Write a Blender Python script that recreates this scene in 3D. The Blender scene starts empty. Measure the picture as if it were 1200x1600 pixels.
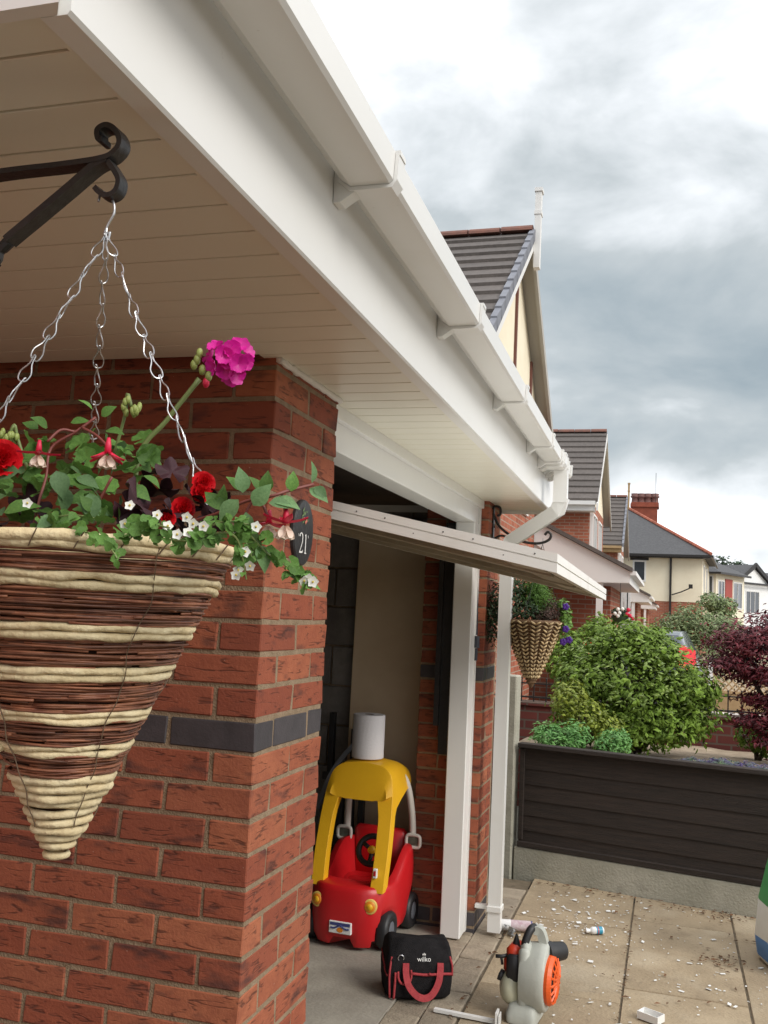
import bpy, bmesh, math, random
from mathutils import Vector, Matrix, noise
R = math.radians
V = Vector
random.seed(7)
sc = bpy.context.scene
COL = sc.collection

# ------------------------------------------------------------------ camera
FPX, YAW, PITCH, ROLL, EYE = 1508.0, .291, .1004, .0476, V((0, 0, 1.565))
fw = V((-math.sin(YAW) * math.cos(PITCH), math.cos(YAW) * math.cos(PITCH), math.sin(PITCH)))
_rt = V((math.cos(YAW), math.sin(YAW), 0)); _up = _rt.cross(fw)
cr = _rt * math.cos(ROLL) + _up * math.sin(ROLL)
cu = -_rt * math.sin(ROLL) + _up * math.cos(ROLL)
cd = bpy.data.cameras.new('camera'); cam = bpy.data.objects.new('camera', cd); COL.objects.link(cam)
cd.sensor_fit = 'VERTICAL'; cd.sensor_height = 36; cd.lens = FPX / 1600 * 36
cd.clip_start = .02; cd.clip_end = 2000
M = Matrix((cr, cu, -fw)).transposed().to_4x4(); M.translation = EYE
cam.matrix_world = M
sc.camera = cam

# ------------------------------------------------------------------ sky, sun, exposure
SUN_EL, SUN_AZ = R(34), R(114)      # azimuth clockwise from +Y: light comes from the street side
w = bpy.data.worlds.new('World'); sc.world = w; w.use_nodes = True
nt = w.node_tree; nt.nodes.clear()
def N(t, **k):
    n = nt.nodes.new(t)
    for a, b in k.items(): setattr(n, a, b)
    return n
out = N('ShaderNodeOutputWorld'); mixs = N('ShaderNodeMixShader')
sky = N('ShaderNodeTexSky', sky_type='NISHITA', sun_disc=False)
sky.sun_elevation = SUN_EL; sky.sun_rotation = SUN_AZ
b1 = N('ShaderNodeBackground'); b1.inputs[1].default_value = .1
nt.links.new(sky.outputs[0], b1.inputs[0])
tc = N('ShaderNodeTexCoord'); sep = N('ShaderNodeSeparateXYZ'); nt.links.new(tc.outputs['Generated'], sep.inputs[0])
def math_(op, a, b=None, c=None):
    n = N('ShaderNodeMath', operation=op)
    for i, x in enumerate((a, b, c)):
        if x is None: continue
        if isinstance(x, (int, float)): n.inputs[i].default_value = x
        else: nt.links.new(x, n.inputs[i])
    return n.outputs[0]
zz = math_('MAXIMUM', sep.outputs[2], .0)
den = math_('ADD', zz, .16)
px_ = math_('DIVIDE', sep.outputs[0], den); py_ = math_('DIVIDE', sep.outputs[1], den)
cmb = N('ShaderNodeCombineXYZ'); nt.links.new(px_, cmb.inputs[0]); nt.links.new(py_, cmb.inputs[1])
mp = N('ShaderNodeMapping'); nt.links.new(cmb.outputs[0], mp.inputs[0])
mp.inputs['Location'].default_value = (5.2, 2.1, 0)
n1 = N('ShaderNodeTexNoise'); n1.inputs['Scale'].default_value = .95; n1.inputs['Detail'].default_value = 4.5
n1.inputs['Roughness'].default_value = .48; n1.inputs['Distortion'].default_value = .35
nt.links.new(mp.outputs[0], n1.inputs['Vector'])
# the deck is thinner low over the horizon and overhead, thicker between
rampz = N('ShaderNodeValToRGB'); nt.links.new(zz, rampz.inputs[0])
el = rampz.color_ramp.elements; el[0].position = 0; el[0].color = (.78,) * 3 + (1,); el[1].position = 1; el[1].color = (.92,) * 3 + (1,)
for p, c in ((.08, .70), (.12, .56), (.165, .40), (.21, .42), (.25, .26), (.33, .35), (.41, .46), (.48, .54), (.56, .57), (.75, .75)):
    e = el.new(p); e.color = (c, c, c, 1)
n2 = N('ShaderNodeTexNoise'); n2.inputs['Scale'].default_value = 4.2; n2.inputs['Detail'].default_value = 6; n2.inputs['Roughness'].default_value = .52; n2.inputs['Distortion'].default_value = .25
mp2 = N('ShaderNodeMapping'); mp2.inputs['Scale'].default_value = (1, 1, 1.9); mp2.inputs['Location'].default_value = (.45, .2, .35); nt.links.new(tc.outputs['Generated'], mp2.inputs[0]); nt.links.new(mp2.outputs[0], n2.inputs['Vector'])
puff = math_('MULTIPLY', math_('SUBTRACT', n2.outputs[0], .5), 1.0)
sm = math_('ADD', puff, math_('ADD', math_('MULTIPLY', math_('SUBTRACT', n1.outputs[0], .5), .55), rampz.outputs[0]))
rc = N('ShaderNodeValToRGB'); nt.links.new(sm, rc.inputs[0])
el = rc.color_ramp.elements; el[0].position = .18; el[0].color = (.27, .325, .36, 1); el[1].position = .95; el[1].color = (1.9, 1.92, 1.96, 1)
for p, c in ((.38, (.42, .46, .48, 1)), (.55, (.69, .72, .745, 1)), (.7, (1.02, 1.04, 1.08, 1))):
    e = el.new(p); e.color = c
b2 = N('ShaderNodeBackground'); b2.inputs[1].default_value = 1.0
nt.links.new(rc.outputs[0], b2.inputs[0])
mixs.inputs[0].default_value = .96
nt.links.new(b1.outputs[0], mixs.inputs[1]); nt.links.new(b2.outputs[0], mixs.inputs[2]); nt.links.new(mixs.outputs[0], out.inputs[0])
sl = bpy.data.lights.new('sun', 'SUN'); sl.energy = 1.5; sl.angle = R(26); sl.color = (1, .95, .88)
so = bpy.data.objects.new('sun', sl); COL.objects.link(so)
sd = V((math.sin(SUN_AZ) * math.cos(SUN_EL), math.cos(SUN_AZ) * math.cos(SUN_EL), math.sin(SUN_EL)))
so.rotation_euler = sd.to_track_quat('Z', 'Y').to_euler()
sc.view_settings.view_transform = 'Standard'; sc.view_settings.look = 'None'
sc.view_settings.exposure = .5; sc.view_settings.gamma = 1; sc.view_settings.use_curve_mapping = False
sc.render.engine = 'CYCLES'
sc.cycles.max_bounces = 8; sc.cycles.diffuse_bounces = 5; sc.cycles.use_denoising = True

def at(x, y, Y):                       # the point at depth Y seen at photograph position x, y
    d = fw * FPX + cr * (x - 600) + cu * (800 - y)
    return EYE + d * (Y / d.y)

# ------------------------------------------------------------------ materials
MATS = {}
def mat(name, col, col2=None, scale=6, rough=.6, bump=0, bscale=60, rand=0, metal=0, spec=.5, stretch=None, island=0, detail=4, trans=0, lo=.35, hi=.65, coat=0, spots=None):
    m = bpy.data.materials.new(name); m.use_nodes = True; MATS[name] = m
    t = m.node_tree; bs = t.nodes['Principled BSDF']; L = t.links.new
    bs.inputs['Roughness'].default_value = rough; bs.inputs['Metallic'].default_value = metal
    bs.inputs['Specular IOR Level'].default_value = spec
    if coat: bs.inputs['Coat Weight'].default_value = coat
    tc = t.nodes.new('ShaderNodeTexCoord'); vec = tc.outputs['Object']
    oi = t.nodes.new('ShaderNodeObjectInfo')
    if rand:
        ad = t.nodes.new('ShaderNodeVectorMath'); ad.operation = 'MULTIPLY_ADD'
        L(oi.outputs['Random'], ad.inputs[0]); ad.inputs[1].default_value = (37, 91, 53); L(vec, ad.inputs[2]); vec = ad.outputs[0]
    if stretch:
        mp = t.nodes.new('ShaderNodeMapping'); mp.inputs['Scale'].default_value = stretch; L(vec, mp.inputs[0]); vec = mp.outputs[0]
    c4 = tuple(col) + (1,)
    bs.inputs['Base Color'].default_value = c4
    cout = None
    if col2:
        n = t.nodes.new('ShaderNodeTexNoise'); n.inputs['Scale'].default_value = scale; n.inputs['Detail'].default_value = detail
        n.inputs['Roughness'].default_value = .6; L(vec, n.inputs['Vector'])
        r = t.nodes.new('ShaderNodeValToRGB'); e = r.color_ramp.elements
        e[0].position = lo; e[0].color = c4; e[1].position = hi; e[1].color = tuple(col2) + (1,)
        L(n.outputs[0], r.inputs[0]); cout = r.outputs[0]
    for (sscale, scol, a0, a1, amt) in (spots or ()):          # stains and specks laid over the base colour
        n = t.nodes.new('ShaderNodeTexNoise'); n.inputs['Scale'].default_value = sscale; n.inputs['Detail'].default_value = 6; L(vec, n.inputs['Vector'])
        mr = t.nodes.new('ShaderNodeMapRange'); mr.inputs[1].default_value = a0; mr.inputs[2].default_value = a1; mr.inputs[4].default_value = amt; L(n.outputs[0], mr.inputs[0])
        x_ = t.nodes.new('ShaderNodeMix'); x_.data_type = 'RGBA'; L(mr.outputs[0], x_.inputs[0]); L(cout, x_.inputs[6]); x_.inputs[7].default_value = tuple(scol) + (1,); cout = x_.outputs[2]
    if rand or island:
        h = t.nodes.new('ShaderNodeHueSaturation')
        src = oi.outputs['Random']
        if island:
            g = t.nodes.new('ShaderNodeNewGeometry'); src = g.outputs['Random Per Island']
        a = max(rand, island)
        mr = t.nodes.new('ShaderNodeMapRange'); mr.inputs['To Min'].default_value = 1 - a; mr.inputs['To Max'].default_value = 1 + a
        L(src, mr.inputs[0]); L(mr.outputs[0], h.inputs['Value'])
        if cout: L(cout, h.inputs['Color'])
        else: h.inputs['Color'].default_value = c4
        cout = h.outputs[0]
    if cout: L(cout, bs.inputs['Base Color'])
    if bump:
        nb = t.nodes.new('ShaderNodeTexNoise'); nb.inputs['Scale'].default_value = bscale; nb.inputs['Detail'].default_value = 5; L(vec, nb.inputs['Vector'])
        b = t.nodes.new('ShaderNodeBump'); b.inputs['Strength'].default_value = bump; b.inputs['Distance'].default_value = .01
        L(nb.outputs[0], b.inputs['Height']); L(b.outputs[0], bs.inputs['Normal'])
    if trans:
        tr = t.nodes.new('ShaderNodeBsdfTranslucent'); mx = t.nodes.new('ShaderNodeMixShader'); mx.inputs[0].default_value = trans
        if cout: L(cout, tr.inputs['Color'])
        else: tr.inputs['Color'].default_value = c4
        o = t.nodes['Material Output']; L(bs.outputs[0], mx.inputs[1]); L(tr.outputs[0], mx.inputs[2]); L(mx.outputs[0], o.inputs[0])
    return m

def brick_mat(name, palette):
    m = bpy.data.materials.new(name); m.use_nodes = True; MATS[name] = m
    t = m.node_tree; bs = t.nodes['Principled BSDF']; L = t.links.new; nn = t.nodes.new
    bs.inputs['Roughness'].default_value = .88; bs.inputs['Specular IOR Level'].default_value = .25
    tc = nn('ShaderNodeTexCoord'); oi = nn('ShaderNodeObjectInfo')
    ad = nn('ShaderNodeVectorMath'); ad.operation = 'MULTIPLY_ADD'
    L(oi.outputs['Random'], ad.inputs[0]); ad.inputs[1].default_value = (37, 91, 53); L(tc.outputs['Object'], ad.inputs[2]); vec = ad.outputs[0]
    r = nn('ShaderNodeValToRGB'); L(oi.outputs['Random'], r.inputs[0])
    e = r.color_ramp.elements
    e[0].position = 0; e[0].color = palette[0] + (1,); e[1].position = 1; e[1].color = palette[-1] + (1,)
    for i, c in enumerate(palette[1:-1]):
        k = e.new((i + 1) / (len(palette) - 1)); k.color = c + (1,)
    def noise_(scale, detail, st, rough=.6, dist=0):
        mp = nn('ShaderNodeMapping'); mp.inputs['Scale'].default_value = st; L(vec, mp.inputs[0])
        n = nn('ShaderNodeTexNoise'); n.inputs['Scale'].default_value = scale; n.inputs['Detail'].default_value = detail
        n.inputs['Roughness'].default_value = rough; n.inputs['Distortion'].default_value = dist; L(mp.outputs[0], n.inputs['Vector']); return n.outputs[0]
    def rng(x, a, b, c, d):
        q = nn('ShaderNodeMapRange'); q.inputs[1].default_value = a; q.inputs[2].default_value = b; q.inputs[3].default_value = c; q.inputs[4].default_value = d; L(x, q.inputs[0]); return q.outputs[0]
    def mx(f, a, b):
        q = nn('ShaderNodeMix'); q.data_type = 'RGBA'
        if isinstance(f, (int, float)): q.inputs[0].default_value = f
        else: L(f, q.inputs[0])
        for i, x in ((6, a), (7, b)):
            if isinstance(x, tuple): q.inputs[i].default_value = x + (1,)
            else: L(x, q.inputs[i])
        return q.outputs[2]
    mott = noise_(22, 5, (1, 1, 1.6)); c = mx(rng(mott, .3, .75, 0, .55), r.outputs[0], (.20, .055, .035))
    burn = noise_(6, 3, (1, 1, 3)); c = mx(rng(burn, .56, .70, 0, .7), c, (.045, .03, .03))
    cre = noise_(7, 2, (1, 1, 7.5), .5, .35)
    ab = nn('ShaderNodeMath'); ab.operation = 'SUBTRACT'; L(cre, ab.inputs[0]); ab.inputs[1].default_value = .5
    ab2 = nn('ShaderNodeMath'); ab2.operation = 'ABSOLUTE'; L(ab.outputs[0], ab2.inputs[0])
    msk = noise_(20, 2, (1, 1, 2)); line = rng(ab2.outputs[0], 0, .05, 1, 0)
    mm = nn('ShaderNodeMath'); mm.operation = 'MULTIPLY'; L(line, mm.inputs[0]); L(rng(msk, .48, .58, 0, 1), mm.inputs[1])
    mm2 = nn('ShaderNodeMath'); mm2.operation = 'MULTIPLY'; L(mm.outputs[0], mm2.inputs[0]); mm2.inputs[1].default_value = .75
    c = mx(mm2.outputs[0], c, (.05, .022, .018))
    spk = noise_(190, 1, (1, 1, 1)); c = mx(rng(spk, .79, .84, 0, .7), c, (.62, .5, .4))
    L(c, bs.inputs['Base Color'])
    fine = noise_(140, 4, (1, 1, 1))
    s = nn('ShaderNodeMath'); s.operation = 'MULTIPLY_ADD'; L(mm.outputs[0], s.inputs[0]); s.inputs[1].default_value = -.8; L(fine, s.inputs[2])
    b = nn('ShaderNodeBump'); b.inputs['Strength'].default_value = .32; b.inputs['Distance'].default_value = .006
    L(s.outputs[0], b.inputs['Height']); L(b.outputs[0], bs.inputs['Normal'])
    return m

def wall_brick_mat(name, c1, c2, mort, axis='y'):
    m = bpy.data.materials.new(name); m.use_nodes = True; MATS[name] = m
    t = m.node_tree; bs = t.nodes['Principled BSDF']; L = t.links.new
    bs.inputs['Roughness'].default_value = .9; bs.inputs['Specular IOR Level'].default_value = .2
    tc = t.nodes.new('ShaderNodeTexCoord'); s = t.nodes.new('ShaderNodeSeparateXYZ'); L(tc.outputs['Object'], s.inputs[0])
    a = t.nodes.new('ShaderNodeMath'); a.operation = 'ADD'; L(s.outputs[0], a.inputs[0]); L(s.outputs[1], a.inputs[1])
    c = t.nodes.new('ShaderNodeCombineXYZ'); L(a.outputs[0], c.inputs[0]); L(s.outputs[2], c.inputs[1])
    b = t.nodes.new('ShaderNodeTexBrick'); L(c.outputs[0], b.inputs['Vector'])
    b.inputs['Scale'].default_value = 1; b.inputs['Brick Width'].default_value = .225; b.inputs['Row Height'].default_value = .075
    b.inputs['Mortar Size'].default_value = .008; b.inputs['Color1'].default_value = c1 + (1,); b.inputs['Color2'].default_value = c2 + (1,); b.inputs['Mortar'].default_value = mort + (1,)
    n = t.nodes.new('ShaderNodeTexNoise'); n.inputs['Scale'].default_value = 2.2; n.inputs['Detail'].default_value = 5; L(tc.outputs['Object'], n.inputs['Vector'])
    h = t.nodes.new('ShaderNodeHueSaturation'); mr = t.nodes.new('ShaderNodeMapRange'); mr.inputs[3].default_value = .7; mr.inputs[4].default_value = 1.3
    L(n.outputs[0], mr.inputs[0]); L(mr.outputs[0], h.inputs['Value']); L(b.outputs[0], h.inputs['Color']); L(h.outputs[0], bs.inputs['Base Color'])
    bp = t.nodes.new('ShaderNodeBump'); bp.inputs['Strength'].default_value = .5; bp.inputs['Distance'].default_value = .008; bp.invert = True
    L(b.outputs['Fac'], bp.inputs['Height']); L(bp.outputs[0], bs.inputs['Normal'])
    return m

PVC = mat('white_pvc', (.80, .79, .765), (.78, .77, .74), 3, rough=.3, spots=[(4, (.60, .56, .48), .6, .8, .25), (60, (.40, .36, .30), .72, .78, .35)])
SOFF = mat('soffit_pvc_bounce_tint', (.82, .79, .68), (.80, .77, .655), 2, rough=.35, spots=[(3, (.62, .57, .45), .6, .8, .25)])  # white boards; cream tint paints in warm light bounced off the tan slabs
PVCD = mat('white_painted_door', (.80, .78, .73), (.66, .62, .54), 4, rough=.45, lo=.5, hi=.85)
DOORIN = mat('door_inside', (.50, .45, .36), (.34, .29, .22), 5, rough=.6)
CAULK = mat('caulk', (.75, .72, .68), rough=.7, bump=.4, bscale=90)
BRICK = brick_mat('brick_red', [(.28, .078, .042), (.36, .110, .058), (.23, .062, .036), (.42, .146, .074), (.31, .088, .047), (.25, .068, .038), (.38, .122, .062)])
BLUE = mat('brick_engineering', (.042, .037, .040), (.058, .050, .054), 20, rough=.6, bump=.12, bscale=160, rand=.2)
MORT = mat('mortar', (.31, .225, .145), (.23, .165, .10), 30, rough=.95, bump=.6, bscale=220)
WBR = wall_brick_mat('brick_wall_far', (.40, .13, .075), (.28, .085, .05), (.34, .25, .19))
WBRD = wall_brick_mat('brick_wall_dark', (.13, .035, .028), (.085, .026, .022), (.10, .07, .055))
BLOCK = mat('block_dark', (.21, .195, .18), (.15, .14, .13), 9, rough=.95, bump=.5, bscale=80, rand=.18)
BOARD = mat('board_buff', (.74, .60, .42), (.66, .52, .35), 3, rough=.8)
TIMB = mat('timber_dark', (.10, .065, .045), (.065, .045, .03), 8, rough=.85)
BLACK = mat('black_metal', (.014, .013, .013), (.022, .018, .016), 30, rough=.45, bump=.2, bscale=80)
STEEL = mat('galvanised_wire', (.62, .62, .63), (.45, .45, .46), 80, rough=.35, metal=.85)
SLAB = mat('concrete_slab', (.385, .30, .195), (.275, .21, .132), 3, rough=.92, bump=.5, bscale=70, rand=.05, detail=8, spots=[(7, (.20, .15, .095), .56, .74, .55), (45, (.17, .13, .09), .62, .72, .5), (2.1, (.47, .41, .31), .55, .75, .5)])
GFLOOR = mat('garage_concrete', (.38, .345, .285), (.29, .26, .215), 4, rough=.9, bump=.3, bscale=60, detail=8, spots=[(3, (.2, .175, .14), .55, .72, .5)])
PAVER = mat('block_paver', (.34, .28, .205), (.25, .205, .15), 12, rough=.92, bump=.5, bscale=90, rand=.16)
SOIL = mat('soil', (.33, .26, .18), (.22, .165, .11), 9, rough=.97, bump=.8, bscale=40)
GAP = mat('joint_dirt', (.17, .13, .085), (.10, .078, .05), 20, rough=.97)
GROUND = mat('far_ground', (.13, .125, .10), (.10, .10, .08), 2, rough=.95)
FENCE = mat('fence_brown', (.034, .022, .016), (.020, .0135, .010), 5, rough=.8, bump=.5, bscale=30, rand=.2, stretch=(1, 1, 14))
CONC = mat('concrete_grey', (.42, .40, .33), (.30, .29, .23), 3, rough=.95, bump=.45, bscale=80, detail=8, spots=[(5, (.16, .15, .12), .56, .72, .6)])
ROPE = mat('maize_rope', (.70, .59, .37), (.58, .46, .26), 26, rough=.75, bump=.6, bscale=70, rand=.08, stretch=(1, 1, 1))
WILL = mat('willow', (.15, .050, .026), (.25, .10, .05), 40, rough=.5, island=.55)
TWINE = mat('binding_wire', (.13, .085, .05), rough=.6)
WEAVE1 = mat('weave_brown', (.20, .115, .055), (.12, .065, .03), 30, rough=.7, bump=.5, bscale=120)
WEAVE2 = mat('weave_pale', (.60, .46, .26), (.46, .33, .17), 30, rough=.7, island=.3)
LEAFA = mat('leaf_green', (.135, .265, .055), (.085, .185, .04), 12, rough=.6, spec=.28, rand=.3, trans=.28)
LEAFB = mat('leaf_sage', (.155, .275, .115), (.11, .205, .08), 12, rough=.6, spec=.28, rand=.28, trans=.28)
LEAFP = mat('leaf_purple', (.026, .010, .014), (.045, .014, .018), 25, rough=.6, spec=.25, rand=.3)
STEMG = mat('stem_green', (.17, .22, .07), rough=.5)
STEMR = mat('stem_red', (.18, .045, .035), rough=.5)
MAG = mat('petal_magenta', (.72, .008, .36), (.60, .004, .26), 18, rough=.5, rand=.12, trans=.25)
RED = mat('petal_red', (.66, .006, .012), (.52, .004, .010), 18, rough=.45, rand=.1, trans=.15)
PINK = mat('sepal_pink', (.72, .02, .075), (.60, .014, .055), 18, rough=.4, trans=.15)
CREAM = mat('petal_cream', (.82, .70, .58), (.78, .60, .50), 18, rough=.5, trans=.2)
WHITEF = mat('petal_white', (.86, .86, .80), rough=.5, trans=.15)
YEL = mat('flower_centre', (.55, .42, .08), rough=.6)
BUD = mat('bud_green', (.30, .36, .10), (.24, .28, .07), 30, rough=.5, rand=.1)
VIO = mat('petal_violet', (.09, .025, .28), rough=.5, trans=.1)
TILE = mat('roof_tile', (.115, .098, .088), (.085, .073, .066), 14, rough=.85, bump=.4, bscale=50, rand=.12, stretch=(1, 1, 1))
RIDGE = mat('ridge_tile', (.20, .085, .06), (.14, .07, .055), 8, rough=.85, rand=.15)
VERGE = mat('verge_cap', (.20, .21, .24), (.16, .165, .19), 8, rough=.7)
SLATE = mat('slate_roof', (.085, .085, .088), (.05, .05, .053), 9, rough=.75, bump=.5, bscale=30, stretch=(1, 1, 4))
RENDER = mat('cream_render', (.84, .77, .60), (.80, .72, .55), 2, rough=.9, bump=.3, bscale=60)
RENDW = mat('white_render', (.84, .84, .83), rough=.9)
GLASS = mat('window_glass', (.05, .06, .07), rough=.06, spec=.8)
HWHITE = mat('house_white_trim', (.74, .73, .71), rough=.5)
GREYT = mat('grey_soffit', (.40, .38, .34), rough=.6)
BROWNT = mat('brown_timber', (.14, .05, .035), rough=.7)
TANW = mat('tan_timber', (.45, .31, .16), (.36, .24, .12), 5, rough=.8)
CHIM = mat('chimney_brick', (.30, .075, .04), (.22, .055, .032), 4, rough=.9, bump=.4, bscale=20)
POT = mat('clay_pot', (.17, .085, .075), rough=.85)
CRED = mat('plastic_red', (.56, .012, .016), (.50, .010, .014), 5, rough=.38)
CYEL = mat('plastic_yellow', (.86, .48, .016), (.80, .43, .014), 5, rough=.45, bump=.08, bscale=90)
CWHT = mat('plastic_offwhite', (.66, .63, .57), rough=.45)
RUB = mat('black_plastic', (.018, .018, .020), rough=.5)
HUB = mat('grey_hub', (.12, .13, .15), rough=.5)
ORG = mat('plastic_orange', (.80, .115, .018), (.72, .10, .016), 8, rough=.42)
ORR = mat('plastic_orange_red', (.62, .05, .018), rough=.4)
GRYP = mat('plastic_grey', (.47, .48, .43), (.40, .41, .365), 6, rough=.5, bump=.1)
TANK = mat('tank_plastic', (.50, .49, .36), rough=.35)
CANV = mat('bag_canvas', (.011, .010, .011), (.018, .016, .017), 40, rough=.92, bump=.5, bscale=260, spec=.2)
BRED = mat('bag_webbing', (.40, .045, .05), (.32, .03, .038), 60, rough=.8, bump=.3, bscale=200)
PAPER = mat('paper_roll', (.72, .70, .72), rough=.9, bump=.15, bscale=80)
CARD = mat('cardboard', (.16, .11, .08), rough=.9)
CHROME = mat('chrome', (.7, .7, .72), rough=.2, metal=1)
SACKW = mat('sack_white', (.72, .72, .66), rough=.45, bump=.4, bscale=14)
SACKG = mat('sack_green', (.06, .30, .09), rough=.45)
SACKB = mat('sack_blue', (.05, .20, .50), rough=.45)
BOTW = mat('bottle_white', (.78, .78, .77), rough=.35)
BOTB = mat('bottle_blue', (.03, .28, .42), rough=.4)
CARTR = mat('cartridge_label', (.62, .55, .56), (.45, .30, .34), 40, rough=.45)
BUSH = mat('bush_leaf', (.115, .195, .024), (.185, .28, .042), 12, spec=.22, rough=.5, island=.45, trans=.15)
BUSHY = mat('euonymus_leaf', (.26, .30, .035), (.17, .23, .03), 12, rough=.45, island=.35, trans=.2)
EUPH = mat('euphorbia_leaf', (.12, .30, .075), (.16, .35, .09), 12, rough=.5, island=.25, trans=.25)
ACER = mat('acer_leaf', (.17, .020, .030), (.095, .014, .022), 4, rough=.45, island=.5, trans=.2)
PALE = mat('pale_leaf', (.24, .30, .14), (.16, .22, .085), 6, rough=.55, island=.35, trans=.15)
DARKL = mat('dark_leaf', (.028, .060, .024), (.04, .075, .028), 12, rough=.55, island=.4, trans=.1)
LAV = mat('lavender', (.10, .065, .20), (.07, .13, .05), 14, rough=.7, island=.3)
BARK = mat('bark', (.10, .07, .05), (.06, .045, .03), 14, rough=.9)
DRY = mat('dry_leaf', (.15, .065, .025), (.085, .045, .02), 30, rough=.85, island=.4)
CHIP = mat('white_chip', (.74, .74, .72), rough=.6)
PLAQ = mat('plaque_slate', (.02, .02, .022), (.03, .03, .032), 25, rough=.5, bump=.2)
ENW = mat('enamel_white', (.78, .77, .74), rough=.5)
GREENP = mat('enamel_green', (.17, .26, .10), (.09, .17, .05), 60, rough=.5)
CARP = mat('car_paint', (.075, .085, .11), rough=.25, metal=.3, coat=.6)
TAILR = mat('tail_light', (.75, .015, .02), rough=.15, coat=.5)
TAILO = mat('tail_orange', (.70, .22, .05), rough=.2)
LENS = mat('lamp_sticker_ring', (.72, .50, .12), rough=.4)
LENSC = mat('lamp_sticker_centre', (.75, .24, .02), rough=.4)
BLUEP = mat('plate_blue', (.05, .06, .20), rough=.4)

# ------------------------------------------------------------------ mesh helpers
class MB:
    def __init__(s): s.v = []; s.f = []; s.m = []
    def add(s, vs, fs, m=0):
        o = len(s.v); s.v += [tuple(p) for p in vs]; s.f += [tuple(i + o for i in q) for q in fs]; s.m += [m] * len(fs); return s
    def box(s, x0, x1, y0, y1, z0, z1, m=0, M=None):
        vs = [V((x, y, z)) for z in (z0, z1) for y in (y0, y1) for x in (x0, x1)]
        if M: vs = [M @ p for p in vs]
        return s.add(vs, [(0, 2, 3, 1), (4, 5, 7, 6), (0, 1, 5, 4), (2, 6, 7, 3), (0, 4, 6, 2), (1, 3, 7, 5)], m)
    def cbox(s, x0, x1, y0, y1, z0, z1, c=.004, j=0, m=0, M=None):     # box with chamfered edges
        lo = (x0, y0, z0); hi = (x1, y1, z1); idx = {}; vs = []
        for k in range(8):
            sg = [(k >> a) & 1 for a in range(3)]
            base = [hi[a] if sg[a] else lo[a] for a in range(3)]
            jj = [random.uniform(-j, j) for _ in range(3)]
            for ax in range(3):
                p = [base[a] + jj[a] + (0 if a == ax else (-c if sg[a] else c)) for a in range(3)]
                idx[k, ax] = len(vs); vs.append(V(p))
        fs = []
        for ax in range(3):
            b, d = [(1, 2), (2, 0), (0, 1)][ax]
            for sgn in (0, 1):
                q = [(sgn << ax) | (i << b) | (k << d) for i, k in ((0, 0), (1, 0), (1, 1), (0, 1))]
                if not sgn: q.reverse()
                fs.append(tuple(idx[k, ax] for k in q))
            for i in (0, 1):                         # edges parallel to ax
                for k in (0, 1):
                    k0 = (i << b) | (k << d); k1 = k0 | (1 << ax)
                    q = [idx[k0, b], idx[k1, b], idx[k1, d], idx[k0, d]]
                    if i == k: q.reverse()
                    fs.append(tuple(q))
        for k in range(8):
            q = [idx[k, 0], idx[k, 1], idx[k, 2]]
            if bin(k).count('1') % 2 == 0: q.reverse()
            fs.append(tuple(q))
        if M: vs = [M @ p for p in vs]
        return s.add(vs, fs, m)
    def loft(s, rings, closed=True, caps=True, m=0):
        n = len(rings[0]); vs = [p for r in rings for p in r]; fs = []
        for i in range(len(rings) - 1):
            for k in range(n if closed else n - 1):
                a = i * n + k; b = i * n + (k + 1) % n
                fs.append((a, b, b + n, a + n))
        if caps and closed:
            fs.append(tuple(reversed(range(n)))); fs.append(tuple((len(rings) - 1) * n + k for k in range(n)))
        return s.add(vs, fs, m)
    def tube(s, path, r, n=8, closed=False, m=0, sq=None, up=None):      # r number or list; sq: (w, h) rectangular section
        P = [V(p) for p in path]; k = len(P); rr = r if isinstance(r, (list, tuple)) else [r] * k
        rings = []; nrm = None
        for i in range(k):
            if closed: t = P[(i + 1) % k] - P[i - 1]
            else: t = P[min(i + 1, k - 1)] - P[max(i - 1, 0)]
            t = t.normalized() if t.length > 1e-9 else V((0, 0, 1))
            if up is not None: nrm = (V(up) - t * t.dot(V(up))).normalized()
            elif nrm is None:
                a = V((0, 0, 1)) if abs(t.z) < .9 else V((1, 0, 0)); nrm = (a - t * t.dot(a)).normalized()
            else:
                nrm = nrm - t * t.dot(nrm); nrm = nrm.normalized() if nrm.length > 1e-6 else t.orthogonal().normalized()
            b = t.cross(nrm)
            if sq:
                w_, h_ = sq[0] / 2, sq[1] / 2
                rings.append([P[i] + b * x + nrm * y for x, y in ((-w_, -h_), (w_, -h_), (w_, h_), (-w_, h_))])
            else: rings.append([P[i] + (nrm * math.cos(q * 2 * math.pi / n) + b * math.sin(q * 2 * math.pi / n)) * rr[i] for q in range(n)])
        if closed: rings.append(rings[0]); return s.loft(rings, True, False, m)
        return s.loft(rings, True, True, m)
    def lathe(s, prof, n=24, c=(0, 0, 0), m=0, M=None, caps=False):
        rings = [[V((c[0] + r * math.cos(a * 2 * math.pi / n), c[1] + r * math.sin(a * 2 * math.pi / n), c[2] + z)) for a in range(n)] for r, z in prof]
        if M: rings = [[M @ p for p in q] for q in rings]
        return s.loft(rings, True, caps, m)
    def ball(s, c, rx, ry=None, rz=None, n=10, m=0):
        ry = ry or rx; rz = rz or rx; k = n // 2 + 1
        return s.loft([[V((c[0] + rx * math.sin(i * math.pi / k) * math.cos(a * 2 * math.pi / n), c[1] + ry * math.sin(i * math.pi / k) * math.sin(a * 2 * math.pi / n), c[2] - rz * math.cos(i * math.pi / k))) for a in range(n)] for i in [.12] + list(range(1, k)) + [k - .12]], True, True, m)
    def mesh(s, name):
        me = bpy.data.meshes.new(name); me.from_pydata(s.v, [], s.f); me.update(); return me
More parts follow.
